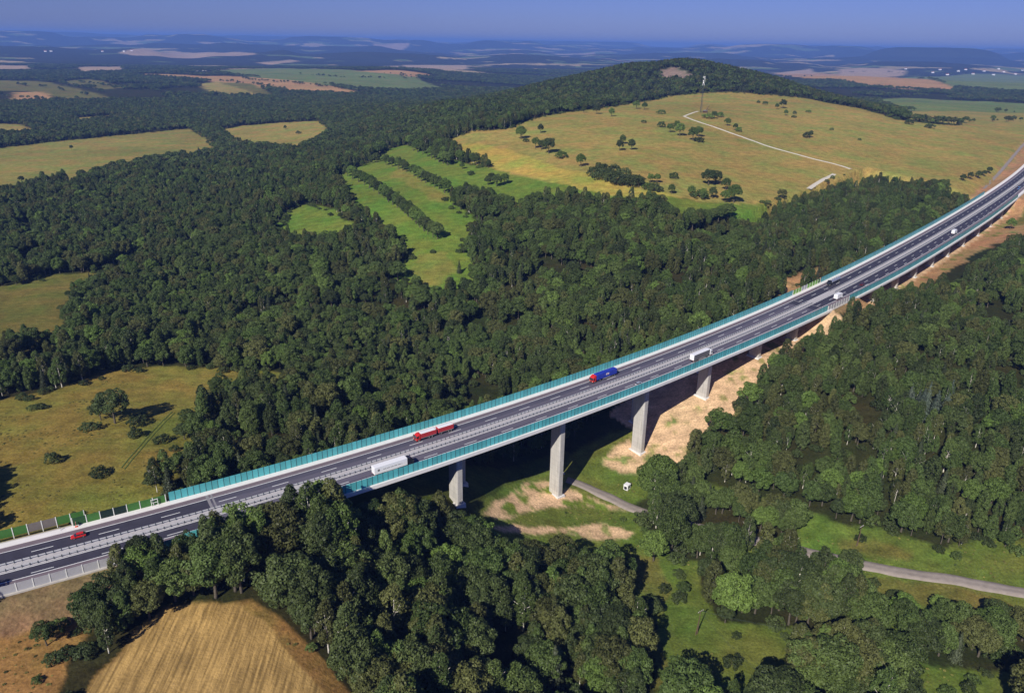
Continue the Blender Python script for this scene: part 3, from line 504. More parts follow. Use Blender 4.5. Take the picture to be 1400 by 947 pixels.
def make_ground():
    rr = [40.0]
    while rr[-1] < 46000: rr.append(rr[-1] * 1.0066)
    rr = np.array(rr)
    az = np.concatenate([np.linspace(-100, -47, 20), np.linspace(-45, 45, 480), np.linspace(47, 100, 20)]) * math.pi / 180
    A, Rr = np.meshgrid(az, rr); X = (np.sin(A) * Rr).ravel(); Y = (np.cos(A) * Rr).ravel(); Z = height(X, Y)
    r = np.hypot(X, Y); w = np.clip(r * .004, .8, 12)
    wx = X + (fbm(X / 9, Y / 9, 41, 3) - .5) * 6 * w / 1.6; wy = Y + (fbm(X / 9, Y / 9, 52, 3) - .5) * 6 * w / 1.6
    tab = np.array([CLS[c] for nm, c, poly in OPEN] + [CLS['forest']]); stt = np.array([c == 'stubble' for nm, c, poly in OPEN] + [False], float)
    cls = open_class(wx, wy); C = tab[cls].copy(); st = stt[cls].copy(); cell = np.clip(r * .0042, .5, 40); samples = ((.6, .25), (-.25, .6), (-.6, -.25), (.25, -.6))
    for dx, dy in samples:                              # soft, blended edges between neighbouring land covers
        cj = open_class(wx + dx * cell, wy + dy * cell); C += tab[cj]; st += stt[cj]
    C /= 5; st /= 5
    # scattered land cover far out: fields and clearings in a wooded plain
    fr = np.clip((r - 4200) / 2500, 0, 1)
    n = fbm(X / 620, Y / 420, 61); n2 = vnoise(X / 650, Y / 300, 71)
    patch = (n > .61) & (r > 5200) & (cls < 0) & (Z < -20 + (r > 17000) * 400); C[patch] = np.array([.30, .26, .15]) * (.6 + .8 * n2[patch, None]); g = patch & (n2 < .45); C[g] = [.12, .16, .06]
    # road verges and soil under the viaducts
    u, d = road_uv(X, Y); W = road_frame(u)[3]; off = np.maximum(0, np.maximum(-d, d - W)); g = (u > -400) & (u < 1300)
    wob = 5 * fbm(X / 12, Y / 12, 81, 3)
    via = ((u > VIA1[0]) & (u < VIA1[1])) | ((u > VIA2[0]) & (u < VIA2[1]))
    k = g & ~via & (off < 3 + wob) & (cls < 0); C[k] = CLS['soil']
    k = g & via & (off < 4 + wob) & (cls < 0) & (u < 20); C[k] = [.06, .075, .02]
    k = g & via & (off < 6 + wob) & (u > 55); C[k] = CLS['sand']
    k = g & (u > 230) & (off < 8 + 2 * wob) & (off > 0); C[k] = CLS['soil2']
    q_ = np.isin(cls, [i for i, q in enumerate(OPEN) if q[0] == 'sand under pier']); q2_ = np.isin(cls, [i for i, q in enumerate(OPEN) if q[0] in ('sand slope', 'bank soil', 'sand lane')]); fb_ = fbm(X / 7, Y / 7, 91, 4); k = (np.clip((fb_ - .47) * 9, 0, 1) * q_ + .75 * np.clip((fb_ - .62) * 10, 0, 1) * q2_)[:, None]; C = C * (1 - k) + np.array(CLS['green']) * k
    nr, nc = len(rr), len(az); i = np.arange(nr - 1)[:, None] * nc + np.arange(nc - 1)[None]
    Fc = np.stack([i, i + 1, i + 1 + nc, i + nc], -1).reshape(-1, 4)[:, ::-1]
    me = mesh_np('ground', np.stack([X, Y, Z], 1), Fc, smooth=True)
    a = me.color_attributes.new('land', 'FLOAT_COLOR', 'POINT'); a.data.foreach_set('color', np.concatenate([C, st[:, None]], 1).astype(np.float32).ravel())
    m = bpy.data.materials.new('land'); t, N, L, b = nodes(m); me.materials.append(m)
    at = N.new('ShaderNodeAttribute'); at.attribute_name = 'land'; ge = N.new('ShaderNodeNewGeometry')
    def noise(sc, det, sx=(1, 1, 1)):
        mp = N.new('ShaderNodeMapping'); mp.inputs['Scale'].default_value = sx; L.new(ge.outputs['Position'], mp.inputs[0]); z = N.new('ShaderNodeTexNoise'); z.inputs['Scale'].default_value = sc; z.inputs['Detail'].default_value = det; z.inputs['Roughness'].default_value = .6; L.new(mp.outputs[0], z.inputs['Vector']); return z.outputs[0]
    def rng(src, a0, a1, b0, b1):
        r_ = N.new('ShaderNodeMapRange'); L.new(src, r_.inputs[0]); r_.inputs[1].default_value = a0; r_.inputs[2].default_value = a1; r_.inputs[3].default_value = b0; r_.inputs[4].default_value = b1; return r_.outputs[0]
    def mul(a_, b_, fac=1.0, mode='MULTIPLY'):
        x_ = N.new('ShaderNodeMix'); x_.data_type = 'RGBA'; x_.blend_type = mode
        for s, v in ((0, fac), (6, a_), (7, b_)):
            if hasattr(v, 'links'): L.new(v, x_.inputs[s])
            else: x_.inputs[s].default_value = v if s == 0 else (*v, 1)
        return x_.outputs[2]
    sp = N.new('ShaderNodeSeparateColor'); L.new(at.outputs['Color'], sp.inputs[0]); hm = N.new('ShaderNodeMath'); hm.operation = 'MULTIPLY'; L.new(rng(noise(.028, 5), .38, .66, 0, 1), hm.inputs[0]); L.new(rng(sp.outputs[2], .10, .17, 1, .1), hm.inputs[1]); huef = hm.outputs[0]
    hue = mul((1.12, .96, .85), (.74, 1.02, .72), huef, 'MIX')
    c = mul(at.outputs['Color'], hue)
    c = mul(c, rng(noise(.16, 5), .25, .75, .66, 1.30)); c = mul(c, rng(noise(1.1, 4, (1, 1.0, 1)), .25, .75, .58, 1.40)); c = mul(c, rng(noise(.22, 3, (.25, 1.6, 1)), .3, .7, .86, 1.14))
    c = mul(c, rng(noise(.006, 3), .3, .7, .86, 1.14))
    # mown rows of the stubble field
    def rows(sc, det, sx):
        m0 = N.new('ShaderNodeMapping'); m0.inputs['Rotation'].default_value = (0, 0, math.radians(-4)); L.new(ge.outputs['Position'], m0.inputs[0]); mp = N.new('ShaderNodeMapping'); mp.inputs['Scale'].default_value = sx; L.new(m0.outputs[0], mp.inputs[0]); z = N.new('ShaderNodeTexNoise'); z.inputs['Scale'].default_value = sc; z.inputs['Detail'].default_value = det; L.new(mp.outputs[0], z.inputs['Vector']); return z.outputs[0]
    c2 = mul(mul(mul(at.outputs['Color'], rng(rows(1.25, 1, (1, .018, 1)), .34, .66, .70, 1.30)), rng(rows(1.6, 3, (1, .10, 1)), .3, .7, .80, 1.2)), rng(noise(.09, 4), .3, .7, .84, 1.14))
    c = mul(c, c2, at.outputs['Alpha'], 'MIX')
    L.new(c, b.inputs['Base Color']); b.inputs['Roughness'].default_value = .95; b.inputs['Specular IOR Level'].default_value = .05
    bp = N.new('ShaderNodeBump'); bp.inputs['Strength'].default_value = .5; bp.inputs['Distance'].default_value = .6; L.new(noise(.9, 5), bp.inputs['Height']); L.new(bp.outputs[0], b.inputs['Normal'])
    o = link('ground', me); tag(o, 'rolling meadows, fields and woodland floor reaching to the horizon', None, None, 'structure')
    return o
make_ground()
# ---- lanes and tracks draped on the ground -----------------------------------------
def smooth_path(P, step):
    P = np.array(P, float); s = np.r_[0, np.cumsum(np.hypot(*np.diff(P, axis=0).T))]; q = np.arange(0, s[-1], step)
    X = np.interp(q, s, P[:, 0]); Y = np.interp(q, s, P[:, 1]); k = max(3, int(len(P) and 9)); w = np.hanning(k + 2)[1:-1]; w /= w.sum()
    pad = lambda a: np.convolve(np.r_[2 * a[0] - a[k // 2:0:-1], a, 2 * a[-1] - a[-2:-k // 2 - 1:-1]], w, 'valid')
    return np.stack([pad(X), pad(Y)], 1)
def strip(name, P, w, m, step=2.0, lift=.22, label=None, sm=4):
    Q = smooth_path(P, step); T = np.gradient(Q, axis=0); T /= np.linalg.norm(T, axis=1)[:, None]; Nn = np.stack([-T[:, 1], T[:, 0]], 1)
    offs = np.array([-.62, -.5, -.17, .17, .5, .62]) * w; V = []
    zc = height(Q[:, 0], Q[:, 1]); zc = np.convolve(np.r_[zc[:sm][::-1], zc, zc[-sm:][::-1]], np.ones(2 * sm + 1) / (2 * sm + 1), 'valid')
    for k, o_ in enumerate(offs):
        q = Q + Nn * (o_ * (1 + .05 * np.sin(np.arange(len(Q)) * .9 + k)))[:, None]; z = np.maximum(zc, height(q[:, 0], q[:, 1])) + (lift if 0 < k < 5 else -.5)
        V.append(np.stack([q[:, 0], q[:, 1], z], 1))
    n = len(Q); V = np.concatenate(V); F = []
    for k in range(5):
        i = np.arange(n - 1) + k * n; F.append(np.stack([i, i + 1, i + 1 + n, i + n], 1))
    o = link(name, mesh_np(name, V, np.concatenate(F)[:, ::-1], [m], smooth=True)); return tag(o, label, None, None, 'structure')
strip('lane', LANES['valley_lane'], 4.6, LANE, label='narrow paved lane along the valley floor under the first viaduct')
strip('track', LANES['hill_track'], 3.6, TRACK, 5, sm=1, lift=.12, label='white gravel track crossing the golden hill meadow')
strip('track', LANES['hill_track_spur'], 3.4, TRACK, 5, sm=1, lift=.12, label='short white spur of the track leading to the mast')
strip('track', LANES['lower_track'], 4.2, TRACK, 5, sm=1, lift=.12, label='pale track leaving the wood at the foot of the hill meadow')
strip('track', LANES['field_path'], 3.0, LANE, 5, sm=1, lift=.12, label='dusty field path climbing beside the motorway at the right edge')
RUT = mat('rut_grass', (.10, .125, .03), .95, .05, .3, .8, coord='World')
for k_, s_ in ((-1.0, 'left'), (1.0, 'right')): strip('wheel_track', [(x + k_ * .85, y - k_ * .5) for x, y in LANES['rut']], .65, RUT, 2, .07, s_ + ' line of the wheel tracks through the left meadow', 1)
# ---- motorway -------------------------------------------------------------------
def sweep_mesh(name, u0, u1, prof, m, step=6.0, closed=True, skew=0.0):
    """profile points (a, b, z): a metres plus b times the deck width from the far edge, z above the deck"""
    us = np.linspace(u0, u1, max(2, int(abs(u1 - u0) / step) + 1)); p, t, n, w, z = road_frame(us); V = []
    for a, b, zz in prof:
        d = a + b * w; q = p + n * d[:, None]; V.append(np.stack([q[:, 0], q[:, 1], z + zz], 1))
    k = len(us); npf = len(prof); V = np.concatenate(V); F = []; i = np.arange(k - 1)
    for j in range(npf if closed else npf - 1):
        jj = (j + 1) % npf; F.append(np.stack([j * k + i, j * k + i + 1, jj * k + i + 1, jj * k + i], 1))
    F = np.concatenate(F).tolist()
    if closed: F += [[j * k for j in range(npf)], [j * k + k - 1 for j in reversed(range(npf))]]
    me = bpy.data.meshes.new(name); me.from_pydata(V.tolist(), [], F); me.materials.append(m)
    if closed:
        bm = bmesh.new(); bm.from_mesh(me); bmesh.ops.recalc_face_normals(bm, faces=bm.faces); bm.to_mesh(me); bm.free()
    elif me.polygons[0].normal.z < 0: me.flip_normals()
    return me
def rect(a0, b0, a1, b1, z0, z1): return [(a0, b0, z0), (a1, b1, z0), (a1, b1, z1), (a0, b0, z1)]
def sheet(a0, b0, a1, b1, z): return [(a0, b0, z), (a1, b1, z)]
def sweep(name, u0, u1, prof, m, parent=None, closed=True, step=6.0): return link(name, sweep_mesh(name, u0, u1, prof, m, step, closed), parent)
def at_road(u, d, z=0.0):
    p, t, n, w, zz = road_frame(np.array([float(u)])); q = p[0] + n[0] * (d if d >= -50 else w[0] + (d + 100)); return Vector((q[0], q[1], zz[0] + z)), math.atan2(t[0][1], t[0][0]), float(w[0]), math.atan(0.026 if q[1] > 530 else 0.026 * max(0, q[1] - 330) / 200)
UA, UB = -330.0, 1250.0
# carriageways (asphalt sheets on the deck and on the embankment)
road_far = tag(sweep('motorway', UA, UB, sheet(2.5, 0, 12.3, 0, .0), ASPH, closed=False), 'far carriageway of the motorway, dark asphalt with two lanes', None, None, 'structure')
road_near = tag(sweep('motorway', UA, UB, sheet(16.6, 0, -2.4, 1, .0), ASPH, closed=False), 'near carriageway of the motorway, behind the near noise barrier', None, None, 'structure')
sweep('hard_shoulder', UA, UB, sheet(2.5, 0, 5.2, 0, .012), ASPH2, road_far, False); sweep('hard_shoulder', UA, UB, sheet(-5.4, 1, -2.4, 1, .012), ASPH2, road_near, False)
sweep('new_surfacing', 206, UB, sheet(5.35, 0, 12.15, 0, .008), ASPH3, road_far, False); sweep('new_surfacing', 206, UB, sheet(17.1, 0, -5.5, 1, .008), ASPH3, road_near, False)
sweep('new_surfacing', UA, -150, sheet(5.35, 0, 12.15, 0, .008), ASPH3, road_far, False); sweep('new_surfacing', UA, -150, sheet(17.1, 0, -5.5, 1, .008), ASPH3, road_near, False)
sweep('worn_lane', -150, 206, sheet(5.4, 0, 8.3, 0, .008), ASPHW, road_far, False); sweep('worn_lane', -150, 206, sheet(20.8, 0, -5.6, 1, .008), ASPHW, road_near, False)
wl = .28
for a, b, par in ((5.2, 0, road_far), (12.15, 0, road_far), (16.95, 0, road_near), (-5.5, 1, road_near)): sweep('edge_line', UA, UB, sheet(a - wl / 2, b, a + wl / 2, b, .02), PAINT, par, False)
dash_me = MB().box(-3, 3, -.13, .13, 0, .006).mesh('lane_dash', PAINT)
for par, d0 in ((road_far, 8.75), (road_near, 20.45)):
    for u in np.arange(UA + 6, 900, 18):
        pos, a, w, sl = at_road(u, d0, .018); o = link('lane_dash', dash_me, par, pos, a); o.rotation_euler = (0, -sl, a)
for u in np.arange(262, 690, 18):
    pos, a, w, sl = at_road(u, 23.9, .018); o = link('lane_dash', dash_me, road_near, pos, a); o.rotation_euler = (0, -sl, a)
tag(sweep('roadbed', UA, VIA1[0] - .5, rect(-1.2, 0, 1.2, 1, -2.5, -.03), CONC), 'low embankment under the motorway on the left', None, None, 'structure')
tag(sweep('roadbed', VIA1[1] + .5, VIA2[0] - .5, rect(-1.2, 0, 1.2, 1, -2.5, -.03), CONC), 'embankment of the motorway between the two viaducts', None, None, 'structure')
tag(sweep('roadbed', VIA2[1] + .5, UB, rect(-1.2, 0, 1.2, 1, -2.5, -.03), CONC), 'embankment of the motorway beyond the second viaduct', None, None, 'structure')
tag(sweep('kerb_strip', UA, UB, rect(-.2, 0, 2.5, 0, -.02, .16), CONCW), 'white concrete walkway along the far edge of the motorway', None, None, 'structure')
tag(sweep('kerb_strip', UA, UB, rect(-2.4, 1, .2, 1, -.02, .16), CONCW), 'white concrete walkway along the near edge of the motorway', None, None, 'structure')
tag(sweep('median_strip', UA, UB, rect(12.3, 0, 16.6, 0, -.02, .10), GRAVEL), 'pale gravel strip between the two carriageways', None, None, 'structure')
# steel guardrails of the median
def guardrail(u0, u1, d, label, group):
    e = empty('guardrail', at_road((u0 + u1) / 2, d)[0]); tag(e, label, 'guardrail', group); off = -Vector(e.location)
    o = sweep('rail', u0, u1, [(d - .06, 0, .52), (d + .06, 0, .60), (d - .06, 0, .70), (d + .06, 0, .80), (d - .06, 0, .88), (d + .12, 0, .88), (d + .12, 0, .52)], STEEL, e); o.location = off
    mb = MB()
    for u in np.arange(u0 + 1, u1, 2.0):
        p, a, w, sl = at_road(u, d + .12); mb.box(p.x - .09, p.x + .09, p.y - .09, p.y + .09, p.z - .02, p.z + .95)
    o = mb.build('post', DARKSTEEL, e); o.location = off; o['kind'] = 'stuff'
for u0, u1, w_ in ((UA, -150, 'left of the first viaduct'), (-150, 217, 'on the first viaduct'), (248, 690, 'on the second viaduct'), (690, UB, 'beyond the second viaduct')):
    guardrail(u0, u1, 12.75, 'steel guardrail on the far side of the median ' + w_, 'median guardrails')
    guardrail(u0, u1, 16.1, 'steel guardrail on the near side of the median ' + w_, 'median guardrails')
# viaducts: slab, two box girders, edge beams, paired piers, abutments
def pier_mesh(h, wd):
    c = .45; a, b = wd / 2, 1.55
    prof = [(-b + c, -a), (b - c, -a), (b, -a + c), (b, a - c), (b - c, a), (-b + c, a), (-b, a - c), (-b, -a + c)]
    lev = [(-2.5, 1.0), (h * .55, 1.0), (h - 1.5, 1.0), (h, 1.06)]; V = []; F = []
    for z, s in lev: V += [(x * s, y * s, z) for x, y in prof]
    for i in range(3):
        for k in range(8): j = (k + 1) % 8; F.append([i * 8 + k, i * 8 + j, i * 8 + 8 + j, i * 8 + 8 + k])
    F.append([24 + k for k in range(8)]); F.append([k for k in reversed(range(8))])
    me = bpy.data.meshes.new('pier'); me.from_pydata(V, [], F); me.materials.append(PIERC); return me
PIERC = bpy.data.materials.new('pier_concrete'); t_, N_n, L_, b_ = nodes(PIERC)      # board-marked concrete: pour lifts and vertical streaks
tc = N_n.new('ShaderNodeTexCoord'); br = N_n.new('ShaderNodeTexBrick'); br.offset = .0; br.inputs['Scale'].default_value = 1; br.inputs['Mortar Size'].default_value = .05; br.inputs['Brick Width'].default_value = 1.25; br.inputs['Row Height'].default_value = 2.6; br.inputs[1].default_value = (.50, .475, .435, 1); br.inputs[2].default_value = (.43, .41, .38, 1); br.inputs[3].default_value = (.33, .31, .29, 1)
mp_ = N_n.new('ShaderNodeMapping'); mp_.inputs['Rotation'].default_value = (math.radians(90), 0, 0); L_.new(tc.outputs['Object'], mp_.inputs[0]); L_.new(mp_.outputs[0], br.inputs[0])
mp2 = N_n.new('ShaderNodeMapping'); mp2.inputs['Scale'].default_value = (1.2, 1.2, .06); L_.new(tc.outputs['Object'], mp2.inputs[0]); nz_ = N_n.new('ShaderNodeTexNoise'); nz_.inputs['Scale'].default_value = 1.6; nz_.inputs['Detail'].default_value = 5; L_.new(mp2.outputs[0], nz_.inputs[0])
mr_ = N_n.new('ShaderNodeMapRange'); mr_.inputs[1].default_value = .3; mr_.inputs[2].default_value = .7; mr_.inputs[3].default_value = .8; mr_.inputs[4].default_value = 1.15; L_.new(nz_.outputs[0], mr_.inputs[0])
mx_ = N_n.new('ShaderNodeMix'); mx_.data_type = 'RGBA'; mx_.blend_type = 'MULTIPLY'; mx_.inputs[0].default_value = 1; L_.new(br.outputs[0], mx_.inputs[6]); L_.new(mr_.outputs[0], mx_.inputs[7]); L_.new(mx_.outputs[2], b_.inputs['Base Color']); b_.inputs['Roughness'].default_value = .9
def viaduct(u0, u1, piers, depth, pw, label, skew=12.3, over=3.7):
    mid = at_road((u0 + u1) / 2, 14)[0]; g = float(height(np.array([mid.x]), np.array([mid.y]))[0]); e = empty('viaduct', (mid.x, mid.y, g)); tag(e, label, 'viaduct'); off = Vector((-mid.x, -mid.y, -g))
    def part(name, prof, m, step=6.0): o = sweep(name, u0, u1, prof, m, e, True, step); o.location = off; return o
    part('deck_slab', [(-.9, 0, -.34), (.9, 1, -.34), (.9, 1, -.045), (-.9, 0, -.045)], CONC)
    part('edge_beam', rect(-1.15, 0, -.25, 0, -1.15, .24), CONCW); part('edge_beam', rect(.25, 1, 1.15, 1, -1.15, .24), CONCW)
    dg = depth
    part('girder', [(1.6, 0, -.36), (12.2, 0, -.36), (9.4, 0, -dg), (4.4, 0, -dg)], CONC)
    part('girder', [(-12.2, 1, -.36), (-1.6, 1, -.36), (-3.4, 1, -dg), (-9.4, 1, -dg)], CONC)
    for u in piers:
        for dd in (6.9, -100 - (pw / 2 + over)):
            p, a, w, sl = at_road(u + (skew + .04 * (u if u < 230 else 0) if dd > 0 else 0), dd); gz = float(height(np.array([p.x]), np.array([p.y]))[0]); top = p.z - dg - .004
            MB().box(-2.3, 2.3, -pw / 2 - .8, pw / 2 + .8, -2.4, .22, .1, .1).build('footing', CONCW, e, loc=Vector((p.x, p.y, gz)) + off, rz=a)
            o = link('pier', pier_mesh(max(2, top - gz), pw), e, Vector((p.x, p.y, gz)) + off, a)
    for u in (u0 + 2, u1 - 2):
        p, a, w, sl = at_road(u, 0); q = at_road(u, -100)[0]; gz = float(height(np.array([(p.x + q.x) / 2]), np.array([(p.y + q.y) / 2]))[0])
        c = (p + q) / 2; MB().box(-1.9, 1.9, -w / 2 - .2, w / 2 + .2, -14, -dg - .05).box(-2.2, -1.4, -w / 2 - .2, w / 2 + .2, -dg - .05, -.36).build('abutment', CONC, e, loc=Vector((c.x, c.y, c.z)) + off, rz=a)
        for s in (p - (q - p).normalized() * .65, q + (q - p).normalized() * .65):
            sg = 1 if u < (u0 + u1) / 2 else -1
            MB().prism([(0, -8), (0, -1.2), (-9 * sg, -1.2), (-9 * sg, -2.2)], -.4, .4).build('wing_wall', CONCW, e, loc=Vector((s.x, s.y, s.z)) + off, rz=a)
    return e
viaduct(VIA1[0], VIA1[1], (-115, -61, -8, 46, 96, 143, 183), 3.4, 6.4, 'long first viaduct on tall concrete piers crossing the valley in mid-picture')
viaduct(VIA2[0], VIA2[1], (290, 328, 367, 407, 447, 492, 540, 588, 635), 2.2, 4.4, 'second viaduct on short white piers at the right edge of the picture', 15.0, 2.0)
JOINT = mat('joint_seal', (.24, .225, .235), .7)
for u, w_ in ((-149.6, .45), (-148.2, .3), (213.5, .35), (251.5, .35)):
    for par, d0, d1 in ((road_far, sheet(2.55, 0, 12.28, 0, .024), 0), (road_near, sheet(16.65, 0, -2.45, 1, .024), 0)): link('expansion_joint', sweep_mesh('expansion_joint', u - w_, u + w_, d0, JOINT, .3, False), par)
# noise barriers, panel by panel
def barrier(u0, u1, d, pitch, h, pmats, postmat, label, posts_single=False, base=.16, cat='noise barrier', group=None, ground=False, postw=.07):
    n = int(round(abs(u1 - u0) / pitch)); us = np.linspace(u0, u1, n + 1); mid, a, w, sl = at_road((u0 + u1) / 2, d, base)
    e = empty('noise_barrier', mid); tag(e, label, cat, group); off = -mid
    pts = [at_road(u, d, base) for u in us]; L_p = (pts[1][0] - pts[0][0]).length
    key = {}
    for k in range(n):
        A, B = pts[k][0], pts[k + 1][0]; dv = B - A; ang = math.atan2(dv.y, dv.x); pm = pmats(k) if callable(pmats) else pmats
        if pm is None: continue
        if pm not in key: key[pm] = MB().box(-L_p / 2 + postw, L_p / 2 - postw, -.05, .05, .0, h).mesh('panel', pm)
        o = link('panel', key[pm], e, (A + B) / 2 + off, ang); o.rotation_euler = (0, -math.asin(dv.z / dv.length), ang)
    if posts_single:
        pm_ = MB().box(-.12, .12, -.16, .16, -.9, h + .12).mesh('post', postmat)
        for p in pts: link('post', pm_, e, p[0] + off, p[1])
    else:
        mb = MB()
        for p, a, w, sl in pts:
            c, s = math.cos(a), math.sin(a)
            b = len(mb.v); mb.box(-postw, postw, -.10, .10, -.15, h + .05)
            mb.v[b:] = [(p.x + x * c - y * s + off.x, p.y + x * s + y * c + off.y, z + p.z + off.z) for x, y, z in mb.v[b:]]
        o = mb.build('post', postmat, e); o['kind'] = 'stuff'
    return e
HB = 3.45
barrier(VIA1[0], 222, -.05, 2.0, HB, TEAL, DARKSTEEL, 'teal panelled noise barrier along the far edge of the first viaduct')
barrier(VIA1[0], 210, -99.95, 2.0, HB, TEAL, DARKSTEEL, 'teal panelled noise barrier along the near edge of the first viaduct')
barrier(263, 680, -.05, 2.0, HB, TEAL, DARKSTEEL, 'teal panelled noise barrier along the far edge of the second viaduct')
barrier(239, 686, -99.95, 2.0, HB, TEAL, DARKSTEEL, 'teal panelled noise barrier along the near edge of the second viaduct')
G0, G1, G2, G3, G4, G5 = GREENP
barrier(-189.5, -162, -.1, 3.93, 3.0, lambda k: (G1, G0, G2, G2, G0, G0, G0)[k], WHITEP, 'green and black panels with white posts left of the far teal barrier', True, .0)
barrier(-186.0, -233.2, -3.3, 3.93, 3.0, lambda k: (G0, G0, G3, G3, G0, G0, G1, G0, G0, G0, G1, G0)[k], WHITEP, 'green and grey panels with white posts standing back behind the verge at far left', True, .0)
barrier(-236, -172, -99.6, 4.0, 2.7, G4, WHITEP, 'light grey panels with white posts along the near verge at lower left', True, .0)
barrier(-172, -162, -99.4, 2.0, 3.0, TEAL, DARKSTEEL, 'short end of the near teal barrier hidden behind roadside trees')
barrier(223, 262, -.2, 3.9, 3.1, lambda k: (G5, G5, G5, G4, G4, G5, G5, G5, G5, G0)[k], WHITEP, 'lime green panels with white posts between the two far teal barriers', True, .0)
barrier(210.5, 238.5, -99.8, 3.5, 3.0, G4, WHITEP, 'grey panels with white posts between the two near teal barriers', True, .0)
barrier(682, 1000, -.2, 4.0, 1.0, CONCW, WHITEP, 'low white parapet on the far side beyond the second viaduct', False, .0, 'parapet')
# white door frame, warning board and small road furniture at the left end
def at_off(u, d, z=0): p, a, w, sl = at_road(u, d, z); return p, a
p, a = at_off(-165.5, .45, .16); e = empty('barrier_door', p, a); tag(e, 'white steel frame of an emergency door in the green barrier', 'door frame')
MB().box(-1.1, -.92, -.1, .1, 0, 2.6).build('frame_post', WHITEP, e); MB().box(.92, 1.1, -.1, .1, 0, 2.6).build('frame_post', WHITEP, e); MB().box(-.92, .92, -.1, .1, 2.3, 2.5).build('lintel', WHITEP, e); MB().box(-.92, .92, -.05, .05, 1.2, 1.35).build('crossbar', WHITEP, e); MB().box(-.4, -.28, -.06, .06, 0, 1.2).build('upright', WHITEP, e)
p, a = at_off(-188.6, .9, .16); e = empty('warning_board', p, a); tag(e, 'red and white warning board at the gap in the green barrier', 'road sign')
MB().box(-.06, .06, -.05, .05, 0, 1.9).build('pole', STEEL, e); MB().box(-.09, -.03, -.55, .55, .75, 1.7).build('board', ORANGE, e); MB().box(-.12, -.091, -.35, .35, 1.1, 1.35).build('stripe', WHITE, e); MB().box(-.4, .4, -.4, .4, 0, .12).build('base', ORANGE, e)
p, a = at_off(-193, .6, .16); e = empty('delineator', p, a); tag(e, 'small grey marker post left of the warning board', 'marker post'); MB().box(-.1, .1, -.1, .1, 0, 1.2, .03, .03).build('post', STEEL, e); MB().box(-.11, .11, -.11, .11, .8, 1.0).build('reflector', BLACK, e)
# ---- trees -------------------------------------------------------------------------
def quads(c, nrm, size, rs):
    n = len(c); nrm = nrm / np.linalg.norm(nrm, axis=1)[:, None]; rv = rs.normal(size=(n, 3)); t1 = np.cross(nrm, rv); t1 /= np.linalg.norm(t1, axis=1)[:, None]; t2 = np.cross(nrm, t1)
    s = (size * rs.uniform(.65, 1.35, n))[:, None]; k = rs.uniform(.5, .9, (n, 1))
    V = np.stack([c + t1 * s - nrm * s * .25, c + t2 * s * k, c - t1 * s - nrm * s * .25, c - t2 * s * k], 1).reshape(-1, 3)
    return V, np.arange(n * 4).reshape(-1, 4)
def sph(n, rs): v = rs.normal(size=(n, 3)); return v / np.linalg.norm(v, axis=1)[:, None]
def lobed(lobes, per, size, rs, up=.25, rough=.55):
    C = []; Nn = []
    for (c, r, out) in lobes:
        m = int(per * (r[0] * r[2]) ** 1.0); d = sph(m * 2, rs); k = d @ out + .35 * d[:, 2] > -.25; d = d[k][:m]
        rad = rs.uniform(.72, 1.06, (len(d), 1)); C.append(c + d * r * rad); Nn.append(d + np.array([0, 0, up]) + rs.normal(size=d.shape) * rough)
    C = np.concatenate(C); Nn = np.concatenate(Nn); return quads(C, Nn, size, rs)
